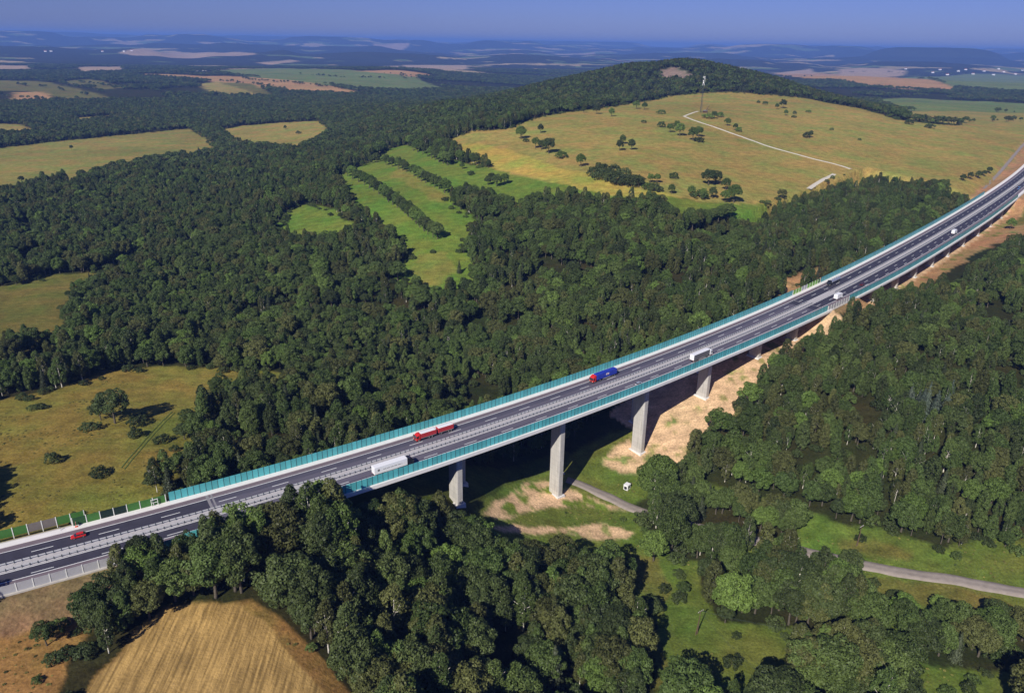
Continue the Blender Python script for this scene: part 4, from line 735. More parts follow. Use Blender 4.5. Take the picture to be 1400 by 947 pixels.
def crown(kind, seed, q=1.0):
    rs = np.random.RandomState(seed); lobes = []
    if kind == 'oak':                                     # 15 m tall, broad and rounded
        R, Hc, zc = 5.1 * rs.uniform(.85, 1.12), 5.6 * rs.uniform(.85, 1.1), 8.6; n = 44
        for i in range(n):
            z = 1 - (i + .5) / n * 1.55; a = i * 2.399963 + rs.uniform(-.5, .5); rr_ = math.sqrt(max(0.02, 1 - z * z)); d = np.array([rr_ * math.cos(a), rr_ * math.sin(a), z])
            k = rs.uniform(.58, .90); c = np.array([0, 0, zc]) + d * np.array([R, R, Hc]) * k; l = rs.uniform(.95, 1.75); lobes.append((c, np.array([l, l, l * .82]), d))
        lobes.append((np.array([0, 0, zc]), np.array([R * .6, R * .6, Hc * .6]), np.array([0, 0, 1.])))
        return lobed(lobes, 84 * q, .25 / math.sqrt(q), rs)
    if kind == 'birch':                                   # 15 m, slender, airy, drooping
        n = 46
        for i in range(n):
            t = (i + .5) / n; z = 3.5 + 11.2 * t; R = 2.9 * math.sin(math.pi * min(1, .16 + .80 * t)) ** .7 * rs.uniform(.7, 1.15); a = i * 2.4 + rs.uniform(-.6, .6); d = np.array([math.cos(a), math.sin(a), .35 * (t - .3)])
            l = rs.uniform(.6, 1.05); lobes.append((np.array([math.cos(a) * R * .72, math.sin(a) * R * .72, z]), np.array([l, l, l * 1.25]), d))
        return lobed(lobes, 95 * q, .215 / math.sqrt(q), rs, .15, .65)
    if kind == 'narrow':                                  # 14 m, upright, pointed
        n = 40
        for i in range(n):
            t = (i + .5) / n; z = 2.0 + 11.6 * t; R = 3.0 * (1 - t ** 2.6) ** .6 * min(1, .5 + 1.6 * t) * rs.uniform(.75, 1.15); a = i * 2.4 + rs.uniform(-.5, .5); d = np.array([math.cos(a), math.sin(a), .3])
            l = rs.uniform(.8, 1.25) * (1.1 - .3 * t); lobes.append((np.array([math.cos(a) * R * .65, math.sin(a) * R * .65, z]), np.array([l, l, l * 1.2]), d))
        return lobed(lobes, 95 * q, .22 / math.sqrt(q), rs, .35, .5)
    if kind == 'shrub':                                   # 4 m dome down to the ground
        n = 22
        for i in range(n):
            z = 1 - (i + .5) / n * 1.1; a = i * 2.4 + rs.uniform(-.6, .6); r_ = math.sqrt(max(.05, 1 - z * z)); d = np.array([r_ * math.cos(a), r_ * math.sin(a), z]); k = rs.uniform(.6, .95)
            c = np.array([0, 0, 1.1]) + d * np.array([2.6, 2.6, 2.2]) * k * rs.uniform(.8, 1.1); l = rs.uniform(.55, .95); lobes.append((c, np.array([l, l, l * .85]), d))
        return lobed(lobes, 110 * q, .20 / math.sqrt(q), rs)
    if kind == 'spruce':                                  # 15 m cone of drooping tiers
        C = []; Nn = []
        for i in range(26):
            t = i / 25; z = 1.2 + 13.6 * t; R = (3.1 * (1 - t) ** .9 + .15) * rs.uniform(.85, 1.1); m = int((90 * (1 - t) + 14) * q)
            a = rs.uniform(0, 6.283, m); r_ = R * np.sqrt(rs.uniform(.12, 1, m)) * (1 + .22 * np.sin(a * 5 + i * 1.7)); C.append(np.stack([np.cos(a) * r_, np.sin(a) * r_, z - .38 * r_ + rs.uniform(-.2, .2, m)], 1)); Nn.append(np.stack([np.cos(a) * .8, np.sin(a) * .8, np.full(m, .9)], 1) + rs.normal(size=(m, 3)) * .3)
        return quads(np.concatenate(C), np.concatenate(Nn), .34 / math.sqrt(q), rs)
    if kind == 'far':                                     # distant crown, coarse leaf clumps
        for i in range(9):
            a = i * 2.4; z = 1 - (i + .5) / 9 * 1.2; r_ = math.sqrt(max(.05, 1 - z * z)); d = np.array([r_ * math.cos(a), r_ * math.sin(a), z]); c = np.array([0, 0, 6.6]) + d * np.array([3.6, 3.6, 4.6]) * rs.uniform(.55, .9); l = rs.uniform(1.4, 2.1); lobes.append((c, np.array([l, l, l]), d))
        return lobed(lobes, 13 * q, .72, rs)
def trunk_mb(kind, seed):
    rs = random.Random(seed); mb = MB(); lean = (rs.uniform(-.5, .5), rs.uniform(-.5, .5))
    top = {'oak': 11.5, 'birch': 14.2, 'narrow': 13, 'shrub': 2.4, 'spruce': 14.5, 'far': 8}[kind]; r0 = {'oak': .36, 'birch': .20, 'narrow': .2, 'shrub': .09, 'spruce': .24, 'far': .3}[kind]
    P = [(lean[0] * t * t + rs.uniform(-.12, .12) * (t > 0), lean[1] * t * t + rs.uniform(-.12, .12) * (t > 0), -.8 + (top + .8) * t) for t in (0, .12, .3, .5, .75, 1)]
    mb.tube(P, [r0 * 1.25, r0, r0 * .85, r0 * .65, r0 * .38, .04], 7)
    nl = {'oak': 7, 'birch': 6, 'narrow': 4, 'shrub': 6, 'spruce': 0, 'far': 0}[kind]
    for i in range(nl):
        t = rs.uniform(.3, .75) if kind != 'shrub' else .1; b = [p for p in P]; z = -.8 + (top + .8) * t; a = i * 2.4 + rs.uniform(-.4, .4); ln = {'oak': 3.6, 'birch': 2.2, 'narrow': 1.5, 'shrub': 1.6}[kind] * rs.uniform(.7, 1.2)
        x0, y0 = lean[0] * t * t, lean[1] * t * t; up = {'oak': .7, 'birch': 1.1, 'narrow': .9, 'shrub': 1.0}[kind]
        mb.tube([(x0, y0, z), (x0 + math.cos(a) * ln * .5, y0 + math.sin(a) * ln * .5, z + ln * .42 * up), (x0 + math.cos(a) * ln, y0 + math.sin(a) * ln, z + ln * up)], [r0 * .5, r0 * .33, .03], 5)
    return mb
H0 = {'oak': 15., 'birch': 15., 'narrow': 14., 'shrub': 3.8, 'spruce': 15., 'far': 12.}
PROTO = []                                                 # (kind, crown mesh, trunk mesh)
for kind, n, tones in (('oak', 6, (1, 1, 0, 3, 1, 2)), ('birch', 4, (1, 3, 0, 1)), ('narrow', 4, (3, 0, 1, 1)), ('shrub', 3, (0, 1, 0)), ('spruce', 2, (None, None))):
    for i in range(n):
        V, F = crown(kind, 100 + i * 13 + len(kind)); cm = mesh_np('crown', V, F, [SPRUCE if kind == 'spruce' else FOL[tones[i]]])
        tm = trunk_mb(kind, 50 + i).mesh('trunk', WBARK if kind == 'birch' else BARK, smooth=True); PROTO.append((kind, cm, tm))
IDX = {k: [i for i, p in enumerate(PROTO) if p[0] == k] for k in H0}
# joined copies for the mass of the forest
lib = bpy.data.collections.new('forest_kinds'); LIBK = []
def lib_add(kind, cm, tm):
    n1 = len(cm.vertices); V = np.zeros(n1 * 3, np.float32); cm.vertices.foreach_get('co', V); V2 = np.zeros(len(tm.vertices) * 3, np.float32); tm.vertices.foreach_get('co', V2)
    F = [list(p.vertices) for p in tm.polygons]; F = [f for f in F if len(f) == 4]; nq = n1 // 4
    Fa = np.concatenate([np.arange(n1).reshape(-1, 4), np.array(F) + n1]); me = mesh_np('forest_tree', np.concatenate([V, V2]).reshape(-1, 3), Fa, [cm.materials[0], tm.materials[0]], np.r_[np.zeros(nq), np.ones(len(F))])
    o = bpy.data.objects.new('k%02d' % len(LIBK), me); lib.objects.link(o); LIBK.append(kind)
for kind, cm, tm in PROTO: lib_add(kind, cm, tm)
for i in range(6):
    V, F = crown('far', 700 + i); lib_add('far', mesh_np('crown', V, F, [FOL[(1, 1, 3, 0, 1, 0)[i]]]), trunk_mb('far', i).mesh('trunk', BARK))
V, F = crown('shrub', 800, .35); lib_add('weed', mesh_np('crown', V, F, [WEED]), trunk_mb('shrub', 7).mesh('trunk', BARK))
V, F = crown('spruce', 900); lib_add('bluespruce', mesh_np('crown', V, F, [BLUESPRUCE]), trunk_mb('spruce', 9).mesh('trunk', BARK))
V, F = crown('spruce', 901, .35); lib_add('farspruce', mesh_np('crown', V, F, [SPRUCE]), trunk_mb('spruce', 8).mesh('trunk', BARK))
LI = {k: [i for i, q in enumerate(LIBK) if q == k] for k in set(LIBK)}
# where trees stand
rng_ = np.random.RandomState(7)
def lane_dist(x, y):
    d = np.full(x.shape, 1e9)
    for P in LANES.values():
        P = np.array(P)
        for a, b in zip(P[:-1], P[1:]):
            ab = b - a; t = np.clip(((x - a[0]) * ab[0] + (y - a[1]) * ab[1]) / (ab @ ab), 0, 1); d = np.minimum(d, np.hypot(x - a[0] - t * ab[0], y - a[1] - t * ab[1]))
    return d
def scatter(r0, r1, sp, amax, jit=.42):
    xm = r1 * math.sin(amax); gx = np.arange(-xm, xm, sp); gy = np.arange(r0 * .5, r1, sp * .92); X, Y = np.meshgrid(gx, gy); X = X + (np.arange(len(gy)) % 2)[:, None] * sp / 2
    X = (X + rng_.uniform(-jit, jit, X.shape) * sp).ravel(); Y = (Y + rng_.uniform(-jit, jit, Y.shape) * sp).ravel(); r = np.hypot(X, Y); a = np.abs(np.arctan2(X, Y)); k = (r >= r0) & (r < r1) & (a < amax)
    return X[k], Y[k]
def woods(X, Y, margin=0.0):
    k = open_class(X, Y) < 0
    for dx, dy in ((1, 0), (-1, 0), (0, 1), (0, -1)):
        if margin: k &= open_class(X + dx * margin, Y + dy * margin) < 0
    u, d = road_uv(X, Y); W = road_frame(u)[3]; g = (u > -420) & (u < 1300); via1 = (u > VIA1[0]) & (u < VIA1[1]); via2 = (u > 205) & (u < 700)
    lo = np.where(via1, -9.0, -6.0); hi = np.where(via1, 6.5, 5.0)
    lo = np.where((u > 60) & via1, -11, lo); hi = np.where((u > 40) & via1, 9.0, hi); hi = np.where(via2, np.interp(u, [205, 290, 340, 660], [9, 11, 30, 34]), hi); lo = np.where(via2, -10.0, lo)
    k &= ~(g & (d > lo) & (d < W + hi)); k &= lane_dist(X, Y) > 5.0
    for nm_, rr_ in (('cabin', 11.0), ('pole1', 5.0), ('pole2', 4.0)): k &= np.hypot(X - SPOTS[nm_][0], Y - SPOTS[nm_][1]) > rr_
    k &= np.hypot(X - SPOTS['cabin'][0] + .0, Y - SPOTS['cabin'][1] + 10) > 8
    return k
X1, Y1 = scatter(150, 430, 5.4, math.radians(46)); X2, Y2 = scatter(430, 1150, 5.6, math.radians(40)); X3, Y3 = scatter(1150, 2700, 8.4, math.radians(37)); X4, Y4 = scatter(2700, 6500, 17, math.radians(36))
PX = np.concatenate([X1, X2, X3, X4]); PY = np.concatenate([Y1, Y2, Y3, Y4]); band = np.r_[np.zeros(len(X1)), np.ones(len(X2)), np.full(len(X3), 2), np.full(len(X4), 3)].astype(int)
k = woods(PX, PY); gap = fbm(PX / 22, PY / 22, 131, 3); k &= ~((gap > .70) & (band < 3))
f4 = fbm(PX / 700, PY / 420, 141); k &= ~((band == 3) & (f4 > .52))
PX, PY, band = PX[k], PY[k], band[k]; n = len(PX); PR = np.hypot(PX, PY); PU, PD = road_uv(PX, PY); PW = road_frame(PU)[3]
front = (PD > PW) & (PU < 30) & (band == 0); right = (PD > PW) & (PU >= 30) & (PR < 1100)
stand = fbm(PX / 60, PY / 60, 151, 3); rnd = rng_.uniform(size=n); rn2 = rng_.uniform(size=n)
kind = np.full(n, 'oak', dtype=object)
kind[(stand > .48) & (rnd < .7)] = 'birch'; kind[(stand > .52) & (rnd < .40)] = 'narrow'; kind[(stand < .44) & (rnd < .38)] = 'narrow'
kind[front & (rnd < .56)] = 'oak'; kind[front & (rnd >= .56) & (rnd < .80)] = 'narrow'; kind[front & (rnd > .80)] = 'birch'
kind[right & (rnd < .40)] = 'narrow'; kind[right & (rnd >= .40) & (rnd < .62)] = 'birch'; valley = right & (PY < 300) & (np.array([0]) == 0) & (PX < 230) & (PX > 40) & (height(PX, PY) < -36); kind[valley & (rnd < .85)] = 'oak'
kind[(rn2 < .05) & (stand > .52)] = 'spruce'; kind[(rn2 > .94) | (fbm(PX / 22, PY / 22, 131, 3) > .655)] = 'shrub'; 
kind[band >= 2] = 'far'; hillk = np.hypot(PX - 400, PY - 1850) < 420; kind[(band == 2) & hillk & (rnd < .45)] = 'farspruce'; kind[(band >= 2) & (rn2 < .08)] = 'farspruce'
blue = np.hypot(PX - 205, PY - 330) < 14; kind[blue & (rnd < .55)] = 'bluespruce'
hh = np.where(front, 17.5, np.where(right, 12.5, 13.5)) * rng_.uniform(.70, 1.22, n) * (.72 + .56 * fbm(PX / 45, PY / 45, 161, 3))
hh = np.where(valley, 13 * rng_.uniform(.75, 1.2, n), hh); hh = np.where(band >= 2, 11.5 * rng_.uniform(.75, 1.2, n), hh); hh = np.where(band == 3, hh * 1.15, hh); hh = np.where(kind == 'shrub', 4 * rng_.uniform(.7, 1.5, n), hh)
tall = (PU > -158) & (PU < -116) & (PD - PW > 0) & (PD - PW < 26); hh = np.where(tall & (kind != 'shrub'), np.where(PU < -136, 22.5, 26) * rng_.uniform(.85, 1.05, n), hh)
low = (PU < -158) & (PD > PW) & (PD < PW + 22); hh = np.where(low, np.minimum(hh, 15.5), hh)
mid_ = (PU > -116) & (PU < 20) & (PD - PW > 0) & (PD - PW < 45)
edge_ = (PX > -122) & (PX < -96) & (PY > 125) & (PY < 178); hh = np.where(edge_, np.minimum(hh, 12.5), hh)
wd = rng_.uniform(.85, 1.25, n) * np.where(tall, .92, np.where(front, 1.0, 1.0)); wd = np.where(band == 3, wd * 1.55, np.where(band == 2, wd * 1.15, wd))
PZ = height(PX, PY); hh = np.where(mid_, np.clip(np.minimum(hh, -PZ - 2 + .22 * (PD - PW)), 3.5, None), hh)
# the trees that show largest become single objects
p_, r_ = _p, _r
def project(x, y, z):
    q = np.stack([x, y, z - 150], 1); a = q @ np.array(_R); b = q @ np.array(_U); c = q @ np.array(_F); return 700 + 1040 * a / c, 473.5 - 1040 * b / c, c
sx, sy, sd = project(PX, PY, PZ + hh * .6); vis = (sx > -10) & (sx < 1410) & (sy < 985) & (sy > 0) & (band == 0) & (kind != 'shrub') & (kind != 'bluespruce')
order = np.argsort(np.where(vis, sd / (hh * wd) ** .35, 1e9)); single = np.zeros(n, bool); single[order[:260]] = True; single &= vis
TONE = {0: 'dark green', 1: 'mid green', 2: 'bright green', 3: 'olive'}
def tree(kind, proto, x, y, z, h, w, rz, tone, label, group=None):
    kd, cm, tm = PROTO[proto]; s = h / H0[kd]
    e = empty({'oak': 'broadleaf_tree', 'birch': 'birch_tree', 'narrow': 'slender_tree', 'spruce': 'spruce_tree', 'shrub': 'shrub'}[kd], (x, y, z), rz); e.scale = (s * w, s * w, s)
    c = link('crown', cm, e); link('trunk', tm, e)
    if tone is not None and kd != 'spruce': c.material_slots[0].link = 'OBJECT'; c.material_slots[0].material = FOL[tone]
    tag(e, label, 'shrub' if kd == 'shrub' else 'tree', group); MADE.append(e); return e
ORD = ['leftmost', 'second', 'third', 'fourth', 'fifth', 'sixth', 'seventh', 'eighth', 'ninth', 'tenth', 'eleventh', 'twelfth', 'thirteenth', 'fourteenth', 'fifteenth', 'sixteenth', 'seventeenth', 'eighteenth', 'nineteenth', 'twentieth', 'twenty-first', 'twenty-second', 'twenty-third', 'twenty-fourth', 'twenty-fifth']
def order_labels(things):
    by = {}
    for e in things: by.setdefault(e['label'], []).append(e)
    for lab, es in by.items():
        if len(es) < 2: continue
        es.sort(key=lambda e: project(np.array([e.location.x]), np.array([e.location.y]), np.array([e.location.z]))[0][0])
        for i, e in enumerate(es): e['label'] = lab + (', leftmost' if i == 0 else (', rightmost' if i == len(es) - 1 else ', ' + ORD[min(i, 24)] + ' from left')); e['group'] = e.get('group', lab)
        for e in es:
            if len(e['label'].split()) > 16: e['label'] = e['label'].replace('broadleaf ', '').replace('small narrow', 'narrow').replace('tall wide', 'tall')
# landmarks used to say where a tree stands
LM = [('beside the stubble field', (-80, 165), 24), ('left of the stubble field', (-112, 162), 16), ('right of the stubble field', (-45, 165), 22), ('below the grey panels', (-118, 186), 14), ('between stubble field and motorway', (-88, 202), 20), ('hiding the near carriageway', (-62, 212), 18), ('below the white articulated lorry', (-40, 232), 16), ('at the leftmost pier', (-15, 250), 18), ('left of the sandy lane', (0, 235), 20), ('at the left rim of the valley meadow', (38, 225), 22), ('at the lower rim of the valley meadow', (40, 190), 22), ('in the middle of the front wood', (-15, 205), 20), ('at the bottom edge in mid-picture', (0, 170), 24), ('at the bottom right of the stubble field', (-35, 150), 22), ('in the dark hollow of the front wood', (15, 215), 16), ('above the valley lane on the right', (135, 285), 24), ('at the foot of the right slope', (175, 275), 24), ('at the right edge above the lane', (215, 275), 30), ('on the sandy slope', (105, 330), 24), ('on the lower right slope', (140, 310), 24), ('behind the left teal barrier end', (-110, 265), 24), ('at the edge of the left meadow', (-140, 310), 28)]
used = {}; MADE = []
names = {'oak': 'broadleaf tree', 'birch': 'birch', 'narrow': 'slender pointed tree', 'spruce': 'conifer'}
rr2 = random.Random(5)
for i in np.nonzero(single)[0]:
    kd = kind[i]; x, y = PX[i], PY[i]; d = [(math.hypot(x - a[0], y - a[1]) / s, nm) for nm, a, s in LM]; d.sort(); tone = int(rr2.choices((0, 1, 2, 3), (5, 4, 1.1, 3))[0]) if kd != 'spruce' else None
    big = 'tall ' if hh[i] > 19 else ('small ' if hh[i] < 12 else ''); shape = 'wide ' if wd[i] > 1.14 else ('narrow ' if wd[i] < .93 else '')
    lab = (big + shape + (TONE[tone] + ' ' if tone is not None else 'dark ') + names[kd] + ' ' + d[0][1]); used[lab] = used.get(lab, 0) + 1
    tree(kd, rr2.choice(IDX[kd]), x, y, PZ[i] - .1, hh[i], wd[i], rnd[i] * 6.28, tone, lab, 'trees ' + d[0][1])
VL = [('left of the round valley tree', (60, 285)), ('on the valley floor right of the cabin', (75, 300)), ('in the belt along the valley lane', (100, 280)), ('below the bend of the valley lane', (105, 250)), ('in the clump in the middle of the valley', (120, 230)), ('in the clump at the bottom right', (120, 200)), ('in the dark row at the right edge', (170, 205)), ('on the open valley meadow', (65, 235))]
TZ = height(np.array([t_[0] for t_ in TREES]), np.array([t_[1] for t_ in TREES]))
for q, ((x, y, kd, h, tone, lab, grp, w), z) in enumerate(zip(TREES, TZ)):
    if lab == '@valley':
        d = min(VL, key=lambda v: math.hypot(x - v[1][0], y - v[1][1])); big = 'tall ' if h >= 16 else ('small ' if h <= 11 else ''); base = ('low shrub ' if kd == 'shrub' else big + TONE[tone] + ' broadleaf tree ') + d[0]
        lab = base; grp = 'trees ' + d[0]; h = h * (1.3 if h > 5 else 1)
    pr = IDX[kd][(q * 7 + 3) % len(IDX[kd])]
    tree(kd, pr, x, y, z - .1, h, rr2.uniform(.9, 1.25) if kd != 'shrub' else rr2.uniform(.9, 1.5), q * 2.4, tone, lab, grp)
order_labels(MADE)
# everything else is forest
rest = ~single; fx, fy, fz, fh, fw, fk = PX[rest], PY[rest], PZ[rest], hh[rest], wd[rest], kind[rest]; m = len(fx)
for P in HEDGES:                                       # thin hedgerows between the far fields
    P = np.array(P, float)
    for a_, b_ in zip(P[:-1], P[1:]):
        ln = np.hypot(*(b_ - a_)); k_ = max(2, int(ln / 11)); t_s = rng_.uniform(0, 1, k_); t_s = t_s[vnoise(t_s * ln / 45, t_s * 0 + a_[0], 5) > .38]
        q_ = a_ + (b_ - a_) * t_s[:, None] + rng_.normal(size=(len(t_s), 2)) * 4; fx = np.r_[fx, q_[:, 0]]; fy = np.r_[fy, q_[:, 1]]; fz = np.r_[fz, height(q_[:, 0], q_[:, 1])]; fh = np.r_[fh, rng_.uniform(5, 13, len(q_))]; fw = np.r_[fw, rng_.uniform(1, 1.5, len(q_))]; fk = np.r_[fk, np.full(len(q_), 'far', dtype=object)]
ex, ey = scatter(180, 1750, 6.5, math.radians(40)); eo = open_class(ex, ey); okm = [i for i, q in enumerate(OPEN) if q[1] in ('green', 'vgreen', 'meadow', 'meadow2', 'olive', 'gold', 'gold2', 'dry')]
ne = np.zeros(len(ex), bool)
for dx, dy in ((9, 0), (-9, 0), (0, 9), (0, -9)): ne |= open_class(ex + dx, ey + dy) < 0
eu, ed = road_uv(ex, ey); ke = np.isin(eo, okm) & ne & (rng_.uniform(size=len(ex)) < .42) & (lane_dist(ex, ey) > 4.5) & (np.hypot(ex - SPOTS['cabin'][0] - 4, ey - SPOTS['cabin'][1] + 8) > 15) & ~((eu > -420) & (ed > -6) & (ed < road_frame(eu)[3] + 6)); ex, ey = ex[ke], ey[ke]      # ragged bushy wood edges
tl_ = rng_.uniform(size=len(ex)) < .3; fx = np.r_[fx, ex]; fy = np.r_[fy, ey]; fz = np.r_[fz, height(ex, ey)]; fh = np.r_[fh, np.where(tl_, rng_.uniform(5, 10, len(ex)), rng_.uniform(1.8, 4.5, len(ex)))]; fw = np.r_[fw, rng_.uniform(.9, 1.5, len(ex))]; kk_ = np.full(len(ex), 'shrub', dtype=object); kk_[tl_] = 'oak'; fk = np.r_[fk, kk_]
m = len(fx)
idx = np.zeros(m, int); base_h = np.ones(m)
for kk, ids in LI.items():
    s = fk == kk; idx[s] = rng_.choice(ids, s.sum()); base_h[s] = H0.get(kk, 15.)
def cloud(name, X, Y, Z, idx, scl, label, cat_kind='stuff'):
    me = bpy.data.meshes.new(name); me.vertices.add(len(X)); me.vertices.foreach_set('co', np.stack([X, Y, Z], 1).astype(np.float32).ravel())
    a = me.attributes.new('kind_index', 'INT', 'POINT'); a.data.foreach_set('value', np.asarray(idx, np.int32)); a = me.attributes.new('grow', 'FLOAT_VECTOR', 'POINT'); a.data.foreach_set('vector', np.asarray(scl, np.float32).ravel()); a = me.attributes.new('turn', 'FLOAT_VECTOR', 'POINT'); a.data.foreach_set('vector', np.stack([np.zeros(len(X)), np.zeros(len(X)), rng_.uniform(0, 6.28, len(X))], 1).astype(np.float32).ravel())
    o = link(name, me); tag(o, label, None, None, 'stuff'); mod = o.modifiers.new('spread', 'NODES'); g = bpy.data.node_groups.new(name + '_spread', 'GeometryNodeTree'); mod.node_group = g
    g.interface.new_socket('Geometry', in_out='INPUT', socket_type='NodeSocketGeometry'); g.interface.new_socket('Geometry', in_out='OUTPUT', socket_type='NodeSocketGeometry')
    N = g.nodes; L = g.links; gi = N.new('NodeGroupInput'); go = N.new('NodeGroupOutput'); ci = N.new('GeometryNodeCollectionInfo'); ci.inputs[0].default_value = lib; ci.inputs[1].default_value = True; ci.inputs[2].default_value = True
    ip = N.new('GeometryNodeInstanceOnPoints'); ip.inputs['Pick Instance'].default_value = True
    def attr(nm, ty): x_ = N.new('GeometryNodeInputNamedAttribute'); x_.data_type = ty; x_.inputs[0].default_value = nm; return x_.outputs[0]
    er = N.new('FunctionNodeEulerToRotation'); L.new(attr('turn', 'FLOAT_VECTOR'), er.inputs[0])
    L.new(gi.outputs[0], ip.inputs['Points']); L.new(ci.outputs[0], ip.inputs['Instance']); L.new(attr('kind_index', 'INT'), ip.inputs['Instance Index']); L.new(er.outputs[0], ip.inputs['Rotation']); L.new(attr('grow', 'FLOAT_VECTOR'), ip.inputs['Scale']); L.new(ip.outputs[0], go.inputs[0])
    return o
s = fh / base_h; cloud('forest', fx, fy, fz - .15, idx, np.stack([s * fw, s * fw, s], 1), 'dense mixed forest covering the slopes and the far country')
# weeds and low scrub on the meadows
ux, uy = scatter(150, 620, 2.6, math.radians(44), .5); oc = open_class(ux, uy); ok = np.isin(oc, [i for i, q in enumerate(OPEN) if q[1] in ('green', 'vgreen', 'meadow', 'olive', 'dry')]); dens = fbm(ux / 17, uy / 17, 171, 3); ok &= (dens > .54) & (rng_.uniform(size=len(ux)) < .6) & (lane_dist(ux, uy) > 3.5); uu, dd = road_uv(ux, uy); ok &= ~((uu > -420) & (dd > -5) & (dd < road_frame(uu)[3] + 3))
ux, uy = ux[ok], uy[ok]; ss = rng_.uniform(.05, .15, len(ux)); cloud('undergrowth', ux, uy, height(ux, uy) - .1, np.where(rng_.uniform(size=len(ux)) < .08, LI['shrub'][0], LI['weed'][0]), np.stack([ss * 1.5, ss * 1.5, ss], 1), 'weeds and low scrub scattered over the meadows')
print('TREES single', int(single.sum()), 'placed', len(TREES), 'forest', m, 'weeds', len(ux), 'labels', len(used))
# ---- vehicles -----------------------------------------------------------------------
def vehicle(name, u, d, back, label, cat):
    p, a, w, sl = at_road(u, d, .03); e = empty(name, p, a + (math.pi if back else 0)); e.rotation_euler = (0, sl if back else -sl, a + (math.pi if back else 0)); return tag(e, label, cat)
def cyl_y(mb, x, y0, y1, z, r, n=14):
    b = len(mb.v); mb.v += [(x + r * math.cos(2 * math.pi * k / n), y0, z + r * math.sin(2 * math.pi * k / n)) for k in range(n)] + [(x + r * math.cos(2 * math.pi * k / n), y1, z + r * math.sin(2 * math.pi * k / n)) for k in range(n)]
    for k in range(n): j = (k + 1) % n; mb.f.append([b + k, b + j, b + n + j, b + n + k]); mb.m.append(mb.cur)
    mb.f.append([b + k for k in range(n)]); mb.m.append(mb.cur); mb.f.append([b + n + k for k in reversed(range(n))]); mb.m.append(mb.cur)
    return mb
def wheels(e, xs, half, r=.5, wd=.32):
    for x in xs:
        for s in (-1, 1):
            y0, y1 = (half - wd, half) if s > 0 else (-half, -half + wd)
            t = cyl_y(MB(), x, y0, y1, r, r).build('wheel', TYRE, e); ye = y1 if s > 0 else y0
            cyl_y(MB(), x, ye - .02 if s > 0 else ye - .03, ye + .03 if s > 0 else ye + .02, r, r * .55, 10).build('rim', RIM, t)
def cab(e, x0, m, h=3.5, L=2.2):
    """cab-over tractor: front at x0"""
    hw = 1.24
    c = MB().prism([(x0, .55), (x0, 1.5), (x0 - .22, 2.6), (x0 - .55, h - .45), (x0 - 1.3, h), (x0 - L, h + .15), (x0 - L, .55)], -hw, hw).build('cab', m, e, bevel=.07)
    MB().prism([(x0 + .012, 1.55), (x0 - .208, 2.55), (x0 - .25, 2.55), (x0 - .05, 1.55)], -hw + .14, hw - .14).build('windscreen', GLASS, c)
    for s in (-1, 1):
        y = s * (hw + .006); MB().box(x0 - 1.35, x0 - .45, min(y, y - s * .03), max(y, y - s * .03), 1.65, 2.45).build('side_window', GLASS, c)
        MB().box(x0 - .35, x0 - .15, min(s * hw, s * (hw + .32)), max(s * hw, s * (hw + .32)), 1.8, 2.5).build('mirror', CHASSIS, c)
        MB().box(x0 - .06, x0 + .02, s * .98 - .16, s * .98 + .16, .75, .98).build('headlight', LAMP, c)
    MB().box(x0 - .06, x0 + .05, -hw + .05, hw - .05, .38, .72).build('bumper', CHASSIS, c); MB().box(x0 - .05, x0 + .018, -.75, .75, 1.0, 1.4).build('grille', CHASSIS, c)
    return c
def semi(u, d, back, cabm, boxm, label, sidem=None, roofm=None, box_h=4.0):
    e = vehicle('articulated_lorry', u, d, back, label, 'lorry'); cab(e, 8.2, cabm, 3.55)
    MB().box(1.6, 7.6, -.45, .45, .62, .95).build('tractor_frame', CHASSIS, e); MB().box(-8.2, 5.4, -.5, .5, .75, 1.08).build('trailer_frame', CHASSIS, e)
    b = MB().box(-8.2, 5.4, -1.27, 1.27, 1.10, box_h).build('trailer_body', boxm, e, bevel=.05)
    if sidem:
        for s in (-1, 1): y = s * 1.275; MB().box(-8.05, 5.25, min(y, y + s * .02), max(y, y + s * .02), 1.25, box_h - .16).build('side_curtain', sidem, b)
    if roofm: MB().box(-8.1, 5.3, -1.17, 1.17, box_h + .004, box_h + .03).build('roof_sheet', roofm, b)
    MB().box(-8.24, -8.205, -1.2, -.02, 1.25, box_h - .12).build('rear_door', boxm, b); MB().box(-8.24, -8.205, .02, 1.2, 1.25, box_h - .12).build('rear_door', boxm, b)
    for s in (-1, 1): MB().box(-8.26, -8.2, s * 1.0 - .18, s * 1.0 + .18, .8, 1.0).build('tail_light', TAIL, e); MB().box(-3.6, 1.4, s * 1.2 - .03, s * 1.2 + .03, .5, 1.0).build('side_guard', RIM, e)
    wheels(e, (6.9, 3.3), 1.24, .52); wheels(e, (-4.2, -5.5, -6.8), 1.24, .5)
    return e, b
def lettering(parent, text, loc, size, m, ry=0):
    """letters as thin solid strokes on a trailer side"""
    cu = bpy.data.curves.new('lettering', 'FONT'); cu.body = text; cu.size = size; cu.extrude = .01; cu.align_x = 'CENTER'
    ob = bpy.data.objects.new('lettering', cu); me = bpy.data.meshes.new_from_object(ob); bpy.data.objects.remove(ob); me.materials.append(m)
    o = link('lettering', me, parent, loc); o.rotation_euler = (math.radians(90), 0, 0); return o
# white articulated lorry, black tractor
e, b = semi(-88.5, 21.9, False, BLACK, WHITE, 'white box articulated lorry with black cab on the near carriageway')
mb = MB()
for k in range(26):
    if k % 5 != 4: mb.box(-4.6 + k * .30, -4.38 + k * .30, -1.30, -1.272, 2.4, 2.58)
mb.build('side_lettering', BLACK, b); MB().box(-6.9, -6.1, -1.30, -1.272, 2.2, 2.9).box(-6.6, -6.3, -1.31, -1.3, 2.9, 3.05).build('side_emblem', GREYS, b)
